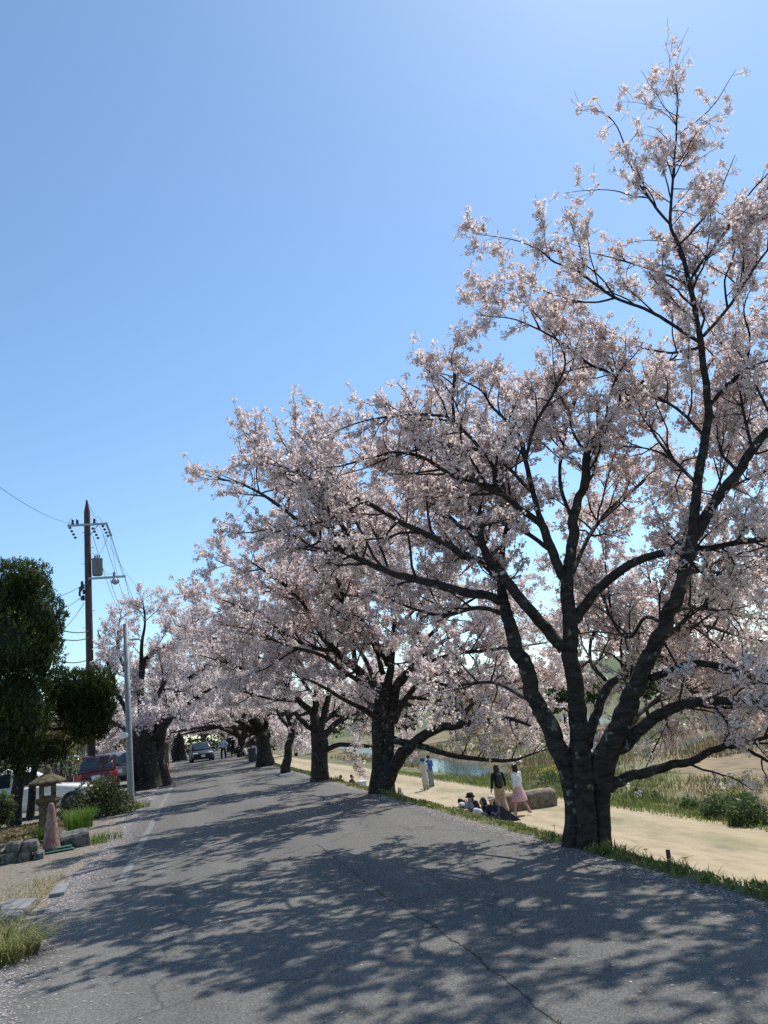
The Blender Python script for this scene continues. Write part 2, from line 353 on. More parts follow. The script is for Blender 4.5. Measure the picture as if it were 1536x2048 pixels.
gcol = mixc(gcol, np.array((0.075, 0.10, 0.035)), np.clip((GX - 55) / 30, 0, 1) * 0.8 * np.clip(0.7 + 0.8 * vnoise(GX, GY, 0.07, 44), 0, 1))
gcol = mixc(gcol, np.array((0.16, 0.125, 0.085)), np.clip((WATER_Z + 0.35 - GZ) / 0.3, 0, 1))      # mud by the water
ground = mesh_np('ground', np.stack([GX, GY, GZ], -1), [grid_faces(nx, ny)], M['soil'], smooth=True, col=gcol.reshape(-1, 3), kind='structure')
V = np.array([(14, 30, WATER_Z), (110, 30, WATER_Z), (110, 420, WATER_Z), (14, 420, WATER_Z)], float)
mesh_np('river_water', V, [np.array([[0, 1, 2, 3]])], M['water'], kind='structure')
# the sandy path at the foot of the bank, following the ground
sx = np.linspace(6.75, 13.6, 30); sy = axis([(-10, 40, 0.5), (40, 160, 2)])
SX, SYY = np.meshgrid(sx, sy)
edge = 0.25 * vnoise(SX * 0, SYY, 0.5, 21)
SXX = SX + edge * (np.abs(SX - 10.2) / 3.4); SZ = terrain_z(SXX, SYY) + 0.012
track = np.exp(-((SXX - 11.75 - 0.2 * vnoise(SX * 0, SYY, 0.2, 4)) / 0.55) ** 2)
sc_ = mixc((0.42, 0.335, 0.215), (0.22, 0.20, 0.10), np.clip(track * (0.5 + 0.5 * vnoise(SXX, SYY, 1.1, 6)), 0, 1))
sc_ = mixc(sc_, np.array((0.16, 0.16, 0.07)), np.clip((np.abs(SXX - 10.15) - 3.05) / 0.4, 0, 1))
mesh_np('sand_path', np.stack([SXX, SYY, SZ], -1), [grid_faces(len(sx), len(sy))], M['sand'], smooth=True, col=sc_.reshape(-1, 3), kind='structure')
# road, with uneven edges
ry = axis([(-12, 45, 0.25), (45, 260, 2)])
el = -1.75 + 0.07 * vnoise(ry * 0, ry, 1.1, 31) + 0.04 * vnoise(ry * 0, ry, 4, 32); er = 3.95 + 0.06 * vnoise(ry * 0, ry, 1.3, 33) + 0.05 * vnoise(ry * 0, ry, 5, 34)
tt = np.linspace(0, 1, 9)
RX = el[:, None] * (1 - tt) + er[:, None] * tt; RY = np.repeat(ry[:, None], 9, 1); RZ = 0.03 - 0.022 * np.abs(tt * 2 - 1) ** 2 + 0 * RY
def road_z(x): return 0.03 - 0.022 * np.abs((x + 1.75) / 5.7 * 2 - 1) ** 2
mesh_np('road', np.stack([RX, RY, RZ], -1), [grid_faces(9, len(ry))], M['asphalt'], smooth=True, kind='structure')
# gravel yard on the left
V = np.array([(-60, -12, 0.004), (-1.6, -12, 0.004), (-1.6, 200, 0.004), (-60, 200, 0.004)]); mesh_np('gravel_yard', V, [np.array([[0, 1, 2, 3]])], M['gravel'], kind='structure')
# crack with weeds in the asphalt, faded edge line
cy_ = np.arange(2.5, 16, 0.06); cx_ = np.interp(cy_, [2.5, 4.2, 5.4, 6.4, 7.8, 12, 22], [1.68, 1.70, 1.73, 1.71, 1.63, 1.6, 1.6]) + 0.02 * vnoise(cy_, cy_ * 0, 6, 3) + 0.012 * vnoise(cy_, cy_ * 0, 23, 5)
cw = (0.003 + 0.006 * np.clip(vnoise(cy_, cy_ * 0, 2.0, 7) + 0.3, 0, 1)) * np.clip((13 - cy_) / 7, 0.15, 1)
V = np.stack([np.stack([cx_ - cw, cy_, road_z(cx_) + 0.003], -1), np.stack([cx_ + cw, cy_, road_z(cx_) + 0.003], -1)], 1).reshape(-1, 3)
i = np.arange(len(cy_) - 1) * 2; mesh_np('road_crack', V, [np.stack([i, i + 1, i + 3, i + 2], 1)], M['crack'], kind='structure')
bx_ = np.arange(1.69, 2.95, 0.05); by_ = 7.3 + 0.05 * (bx_ - 1.7) + 0.03 * vnoise(bx_, bx_ * 0, 7, 3) + 0.015 * vnoise(bx_, bx_ * 0, 31, 5); bw_ = 0.004 * (1 - (bx_ - 1.69) / 1.5)
V = np.stack([np.stack([bx_, by_ - bw_, road_z(bx_) + 0.003], -1), np.stack([bx_, by_ + bw_, road_z(bx_) + 0.003], -1)], 1).reshape(-1, 3)
i = np.arange(len(bx_) - 1) * 2; mesh_np('road_crack', V, [np.stack([i, i + 2, i + 3, i + 1], 1)], M['crack'], kind='structure')
ly = np.arange(11.0, 45, 0.5); lx = -0.98 + 0.015 * vnoise(ly, ly * 0, 1, 2)
V = np.stack([np.stack([lx - 0.06, ly, road_z(lx) + 0.004], -1), np.stack([lx + 0.06, ly, road_z(lx) + 0.004], -1)], 1).reshape(-1, 3)
i = np.arange(len(ly) - 1) * 2; mesh_np('road_marking', V, [np.stack([i, i + 1, i + 3, i + 2], 1)], M['paint'], kind='structure')

# ------------------------------------------------------------------ tubes, branches, blossoms (arrays)
def norm(a): return a / np.maximum(np.linalg.norm(a, axis=-1, keepdims=True), 1e-9)
def tubes(P, R, n):                    # P (N,K,3), R (N,K)
    N, K = R.shape
    T = np.empty_like(P); T[:, 1:-1] = P[:, 2:] - P[:, :-2]; T[:, 0] = P[:, 1] - P[:, 0]; T[:, -1] = P[:, -1] - P[:, -2]; T = norm(T)
    a = np.where(np.abs(T[:, :1, 2:3]) < 0.8, np.array([0, 0, 1.0]), np.array([1.0, 0, 0])); ref = norm(np.cross(T[:, 0], a[:, 0]))
    A = np.empty_like(P)
    for k in range(K):
        ref = norm(ref - (ref * T[:, k]).sum(-1, keepdims=True) * T[:, k]); A[:, k] = ref
    B = np.cross(T, A); w = np.arange(n) * 2 * np.pi / n
    V = P[:, :, None] + (A[:, :, None] * np.cos(w)[:, None] + B[:, :, None] * np.sin(w)[:, None]) * R[:, :, None, None]
    base = (np.arange(N) * K * n)[:, None, None]; k = (np.arange(K - 1) * n)[None, :, None]; j = np.arange(n)[None, None]
    jn = (j + 1) % n
    Q = np.stack([base + k + j, base + k + jn, base + k + n + jn, base + k + n + j], -1).reshape(-1, 4)
    return V.reshape(-1, 3), Q
def big_tube(P, r, n=14, rough=0.07, seed=0, cap=True, flare=0.0):      # trunk or limb with an uneven surface
    P = np.asarray(P); K = len(P); V, Q = tubes(P[None], np.asarray(r)[None], n)
    V = V.reshape(K, n, 3); w = np.arange(n) * 2 * np.pi / n; s = np.concatenate([[0], np.cumsum(np.linalg.norm(np.diff(P, axis=0), axis=1))])
    g = np.random.default_rng(seed); ph = g.uniform(0, 6.28, 8)
    f = 1 + rough * (np.sin(2 * w[None] + ph[0] + s[:, None] * 1.3) * 0.6 + 0.7 * np.sin(3 * w[None] + ph[1] - s[:, None] * 0.8) + 0.4 * np.sin(5 * w[None] + ph[2] + s[:, None] * 4) + 0.2 * np.sin(s[:, None] * 5 + ph[3] + 2 * w[None]) + 0.12 * g.standard_normal((K, n)))
    for _ in range(int(1 + s[-1] * 1.3)):                  # knots and old pruning scars
        sk, wk, am = g.uniform(0, s[-1]), g.uniform(0, 6.283), g.uniform(0.04, 0.14) * min(1, rough * 12); rk = float(np.interp(sk, s, r)); dw = (w - wk + np.pi) % (2 * np.pi) - np.pi
        f = f + am * np.exp(-((s[:, None] - sk) / (rk * 0.8 + 0.02)) ** 2 - (dw[None] / 0.6) ** 2)
    if flare: f = f + flare * np.exp(-s[:, None] / 0.38) * np.clip(np.sin(5 * w[None] + ph[5]) + 0.4 * np.sin(3 * w[None] + ph[6]), 0, 2)
    V = P[:, None] + (V - P[:, None]) * f[..., None]
    V = np.concatenate([V.reshape(-1, 3), P[-1:] + (P[-1:] - P[-2:-1]) * 0.05]); e = (K - 1) * n
    Tt = np.stack([e + np.arange(n), e + (np.arange(n) + 1) % n, np.full(n, K * n)], -1)
    return V, Q, Tt
def catmull(P, m=6):
    P = np.asarray(P, float); E = np.concatenate([2 * P[:1] - P[1:2], P, 2 * P[-1:] - P[-2:-1]]); out = []
    for i in range(1, len(E) - 2):
        p0, p1, p2, p3 = E[i - 1:i + 3]
        for t in np.arange(m) / m:
            out.append(0.5 * (2 * p1 + (p2 - p0) * t + (2 * p0 - 5 * p1 + 4 * p2 - p3) * t ** 2 + (3 * p1 - p0 - 3 * p2 + p3) * t ** 3))
    out.append(P[-1]); return np.array(out)
def resample(P, R, K):
    s = np.concatenate([[0], np.cumsum(np.linalg.norm(np.diff(P, axis=0), axis=1))]); u = np.linspace(0, s[-1], K)
    return np.stack([np.interp(u, s, P[:, k]) for k in range(3)], -1), np.interp(u, s, R), s[-1]
def interp_on(P, R, idx, t):
    K = P.shape[1]; f = t * (K - 1); k = np.clip(f.astype(int), 0, K - 2); w = (f - k)[:, None]
    p = P[idx, k] * (1 - w) + P[idx, k + 1] * w; r = R[idx, k] * (1 - w[:, 0]) + R[idx, k + 1] * w[:, 0]
    return p, norm(P[idx, k + 1] - P[idx, k]), r
def spawn(g, P, R, L, spacing, tmin, lmin, lmax, frac, K, up=(0, 0.3), ang=(0.6, 1.2), wig=0.25, rmax=0.02, curl=0.05, taper=0.25, tpow=1.0):
    n = np.maximum(1, (L * (1 - tmin) / spacing * g.uniform(0.8, 1.2, len(L)))).astype(int)
    idx = np.repeat(np.arange(len(L)), n); t = tmin + (1 - tmin) * g.random(len(idx)) ** tpow * 0.995
    p, T, r = interp_on(P, R, idx, t)
    q = norm(g.standard_normal(p.shape)); q = norm(q - (q * T).sum(-1, keepdims=True) * T)
    a = g.uniform(*ang, len(idx))[:, None]; d = norm(T * np.cos(a) + q * np.sin(a) + np.array([0, 0, 1.0]) * g.uniform(*up, len(idx))[:, None])
    ln = np.clip(frac * L[idx] * (1.15 - t) * g.uniform(0.5, 1.3, len(idx)), lmin, lmax) * g.uniform(0.7, 1.15, len(idx))
    C = np.empty((len(idx), K, 3)); C[:, 0] = p; step = (ln / (K - 1))[:, None]
    for k in range(1, K):
        d = norm(d + g.standard_normal(d.shape) * wig + np.array([0, 0, curl])); C[:, k] = C[:, k - 1] + d * step
    r0 = np.minimum(np.minimum(r * 0.62, rmax), 0.006 + ln * 0.012)
    return C, r0[:, None] * np.linspace(1, taper, K)[None], ln

def quat_rot(g, n):
    q = g.standard_normal((n, 4)); q /= np.linalg.norm(q, axis=1, keepdims=True); w, x, y, z = q.T
    return np.stack([1 - 2 * (y * y + z * z), 2 * (x * y - z * w), 2 * (x * z + y * w), 2 * (x * y + z * w), 1 - 2 * (x * x + z * z), 2 * (y * z - x * w), 2 * (x * z - y * w), 2 * (y * z + x * w), 1 - 2 * (x * x + y * y)], -1).reshape(-1, 3, 3)
def flower_cluster(g, nf, lod, nb=3):          # template: flowers round a spur, with reddish calyx and young leaf slivers
    V = []; T = []; C = []
    for _ in range(nf):
        d = norm(g.standard_normal(3)); c = d * g.uniform(0.026, 0.05); a = norm(np.cross(d, g.standard_normal(3))); b = np.cross(d, a); rad = g.uniform(0.0155, 0.0205)
        tint = g.uniform(0, 1); pc = np.array([0.90, 0.83, 0.805]) * (1 - tint) + np.array([0.86, 0.73, 0.715]) * tint
        if lod == 0:
            n0 = len(V); V += [np.zeros(3), c + a * 0.003, c - a * 0.003]; C += [np.array([0.22, 0.16, 0.07])] * 3; T.append((n0, n0 + 1, n0 + 2))
            for k in range(5):
                w = k * 1.2566 + g.uniform(-0.1, 0.1); n0 = len(V)
                V += [c, c + rad * (a * math.cos(w - 0.5) + b * math.sin(w - 0.5)) + d * 0.007, c + rad * (a * math.cos(w + 0.5) + b * math.sin(w + 0.5)) + d * 0.007]
                C += [np.array([0.90, 0.72, 0.72]), pc, pc]; T.append((n0, n0 + 1, n0 + 2))
        elif lod == 3:
            n0 = len(V); w0 = g.uniform(0, 6.28)
            V += [c + rad * (a * math.cos(w0 + k * 1.2566) + b * math.sin(w0 + k * 1.2566)) + d * 0.006 * (k % 2) for k in range(5)]; C += [pc, pc * 0.96, pc, pc * 0.98, pc * 0.93]
            T += [(n0, n0 + 1, n0 + 2), (n0, n0 + 2, n0 + 3), (n0, n0 + 3, n0 + 4)]
        else:
            n0 = len(V); rr = rad * 1.05
            V += [c + rr * a, c + rr * b + d * 0.006, c - rr * a, c - rr * b + d * 0.006]; C += [pc, pc * 0.97, pc, pc * 0.93]
            T += [(n0, n0 + 1, n0 + 2), (n0, n0 + 2, n0 + 3)]
    for _ in range(nb):
        d = norm(g.standard_normal(3)); a = norm(np.cross(d, g.standard_normal(3))); n0 = len(V); ln = g.uniform(0.025, 0.055)
        V += [np.zeros(3), d * ln * 0.6 + a * 0.009, d * ln]; bc = np.array([0.30, 0.10, 0.07]) if g.random() < 0.6 else np.array([0.34, 0.17, 0.07])
        C += [bc * 0.8, bc, bc]; T.append((n0, n0 + 1, n0 + 2))
    return np.array(V), np.array(T), np.array(C)
g0 = np.random.default_rng(3)
TPL = {0: [flower_cluster(g0, int(g0.integers(5, 9)), 3, 3) for _ in range(10)], 1: [flower_cluster(g0, 7, 1, 3) for _ in range(8)], 2: [flower_cluster(g0, 4, 1, 1) for _ in range(8)]}
def scatter(g, tpl, pos, scale):
    VV, TT, CC = [], [], []; off = 0; ch = g.integers(0, len(tpl), len(pos))
    for k, (v, t, c) in enumerate(tpl):
        p = pos[ch == k]; s = scale[ch == k]; n = len(p)
        if not n: continue
        Rm = quat_rot(g, n); W = np.einsum('nij,vj->nvi', Rm, v) * s[:, None, None] + p[:, None]
        VV.append(W.reshape(-1, 3)); TT.append((t[None] + (np.arange(n) * len(v))[:, None, None] + off).reshape(-1, 3))
        tone = g.uniform(0.86, 1.06, (n, 1, 1)) * np.array([1, 1, 1.0]); CC.append(np.clip(c[None] * tone, 0, 1).reshape(-1, 3)); off += n * len(v)
    return np.concatenate(VV), np.concatenate(TT), np.concatenate(CC)

def cherry(name, base, trunk, limbs, seed, label, lod=1, sp1=0.32, sp2=0.15, spc=0.11, cscale=1.0, l1=(0.5, 2.0), l2=(0.2, 0.7), sparse=None, singles=0, trunk_sides=16, group='cherry trees lining the road', twig_sides=3, sub=1.0, t0=0.22, up1=(-0.05, 0.4), thick=1.0, clear=None):
    g = np.random.default_rng(seed); base = np.asarray(base, float)
    root = thing('cherry_tree', base, 0, label, 'cherry tree', group)
    # trunk
    VV, QQ, TT = [], [], []; off = 0
    for k, (P, r) in enumerate(trunk):
        v, q, t = big_tube(P, r, trunk_sides + 4, 0.10, seed + k, flare=0.22); VV.append(v); QQ.append(q + off); TT.append(t + off); off += len(v)
    mesh_np('trunk', np.concatenate(VV) - base, [np.concatenate(QQ), np.concatenate(TT)], M['bark'], root, True)
    LP, LR, LL, LT, LS = [], [], [], [], []
    for k, (P, r, tm) in enumerate(limbs):
        v, q, t = big_tube(P, r, max(6, trunk_sides - 6), 0.07, seed + 50 + k)
        mesh_np('limb', v - base, [q, t], M['bark'], root, True)
        p, rr, L = resample(P, r, 28); LP.append(p); LR.append(rr); LL.append(L)
        tm = tm if isinstance(tm, tuple) else (tm, 1.0); LT.append(tm[0]); LS.append(tm[1])
    LP, LR, LL, LT = np.array(LP), np.array(LR), np.array(LL), np.array(LT)
    parts = []
    B1 = [spawn(g, LP[i:i + 1], LR[i:i + 1], LL[i:i + 1], sp1 / (0.35 + 0.65 * LS[i]), LT[i], l1[0] * LS[i], l1[1] * LS[i], 0.42, 9 if lod == 0 else 7, up1, (0.5, 1.15), 0.16, 0.022 * thick, 0.03, 0.3) for i in range(len(LP))]
    P1, R1, L1 = (np.concatenate([b[k] for b in B1]) for k in range(3))
    P2, R2, L2 = spawn(g, P1, R1, L1, sp2 * 0.8, 0.28, l2[0], l2[1], 0.5, 5 if lod == 0 else 3, (-0.15, 0.35), (0.5, 1.25), 0.2, 0.009 * thick, 0.02, 0.35)
    P2b, R2b, L2b = spawn(g, LP, LR, LL, sp2 * 2.2, 0.6, l2[0], l2[1], 0.3, 5 if lod == 0 else 3, (-0.1, 0.4), (0.6, 1.3), 0.2, 0.009 * thick, 0.02, 0.35)
    P2 = np.concatenate([P2, P2b]); R2 = np.concatenate([R2, R2b]); L2 = np.concatenate([L2, L2b])
    if clear is not None:
        k1 = ~clear(P1).any(1); k2 = ~clear(P2).any(1); P1, R1, L1, P2, R2, L2 = P1[k1], R1[k1], L1[k1], P2[k2], R2[k2], L2[k2]
    v1, q1 = tubes(P1, R1, 5 if lod == 0 else 4); v2, q2 = tubes(P2, np.maximum(R2, 0.0022 * (1 if lod == 0 else 1.5)), twig_sides)
    mesh_np('branches', np.concatenate([v1, v2]) - base, [np.concatenate([q1, q2 + len(v1)])], M['twig'], root, True, kind='stuff')
    # blossoms along the twigs
    pos = []
    for P, R, L, tm, sp in ((P2, R2, L2, 0.1, spc * 0.95), (P1, R1, L1, 0.5, spc * 0.9)):
        n = np.maximum(1, L * (1 - tm) / sp).astype(int); idx = np.repeat(np.arange(len(L)), n); t = tm + (1 - tm) * g.random(len(idx))
        p, T, r = interp_on(P, R, idx, t); pos.append(p + norm(g.standard_normal(p.shape)) * g.uniform(0.01, 0.045, (len(p), 1)))
    pos = np.concatenate(pos)
    if sparse is not None: pos = pos[g.random(len(pos)) < sparse(pos)]
    if singles:
        z = np.argsort(-pos[:, 2])[:singles * 2]; z = g.choice(z, singles, replace=False); single = pos[z]; pos = np.delete(pos, z, 0)
        mes = []
        for k in range(5):
            v, t, c = flower_cluster(g, 8, 0, 4); me_o = mesh_np('blossom_cluster', v, [t], M['petal'], root, False, col=c); mes.append(me_o.data)
            me_o.location = single[k] - base; me_o.scale = (1.15,) * 3
        for k in range(5, singles):
            o = bpy.data.objects.new('blossom_cluster', mes[k % 5]); COL.objects.link(o); o.parent = root; o.location = single[k] - base
            o.rotation_euler = g.uniform(0, 6.28, 3); o.scale = (g.uniform(0.95, 1.3),) * 3
    v, t, c = scatter(g, TPL[lod], pos, cscale * g.uniform(0.8, 1.25, len(pos)))
    mesh_np('crown', v - base, [t], M['petal'], root, False, col=c, kind='stuff')
    return len(pos), len(t)

def road_clear(P):                     # branches pruned back above the carriageway
    x, y, z = P[..., 0], P[..., 1], P[..., 2]
    return (x > -1.3) & (x < 3.6) & (z < np.interp(y, [0, 20, 40, 60, 130], [2.4, 2.4, 2.4, 2.35, 2.6]))
def limb_px(pts, t0=0.22, m=6, wob=0.011, seed=0):      # (px, py, D, width in pixels) -> polyline and radii
    P = np.array([at(a, b, c) for a, b, c, w in pts]); d = (P - EYE) @ FWD; r = np.array([w / 2 / F for *_, w in pts]) * d * 0.87
    Q = catmull(P, m); rr = np.interp(np.linspace(0, len(pts) - 1, len(Q)), np.arange(len(pts)), r)
    g = np.random.default_rng(int(abs(pts[0][0] * 7 + pts[-1][1])) + seed)
    n = g.standard_normal(Q.shape); n[1:-1] = (n[:-2] + n[1:-1] + n[2:]) / 3; n[:2] = 0
    return Q + n * wob * np.clip(rr[:, None] / 0.05, 0.5, 2), rr, t0

# ------------------------------------------------------------------ the nearest cherry, limb by limb
D0 = 9.35
def strip(l):                           # trunks: smooth out the wobble
    P = l[0].copy()
    for _ in range(6): P[1:-1] = (P[:-2] + 2 * P[1:-1] + P[2:]) / 4
    return (P, l[1])
T1_base = gr(1180, 1697, 0.0)
t1_trunk = [strip(limb_px([(1176, 1775, 9.35, 130), (1176, 1716, 9.35, 108), (1176, 1692, 9.35, 92), (1176, 1650, 9.35, 80), (1177, 1600, 9.35, 78), (1178, 1560, 9.35, 82), (1178, 1532, 9.35, 76), (1176, 1505, 9.35, 50)])),
            strip(limb_px([(1140, 1770, 9.3, 66), (1144, 1712, 9.3, 54), (1150, 1650, 9.28, 42), (1148, 1590, 9.3, 46), (1138, 1540, 9.35, 48), (1122, 1500, 9.35, 45)])),
            strip(limb_px([(1214, 1780, 9.2, 72), (1206, 1722, 9.2, 56), (1200, 1670, 9.2, 44), (1199, 1600, 9.2, 44), (1206, 1540, 9.25, 54), (1222, 1480, 9.25, 44)])),
            strip(limb_px([(1172, 1775, 9.12, 66), (1172, 1718, 9.12, 54), (1172, 1660, 9.12, 40), (1168, 1590, 9.15, 42), (1162, 1530, 9.2, 44), (1158, 1480, 9.25, 44)]))]
L = limb_px
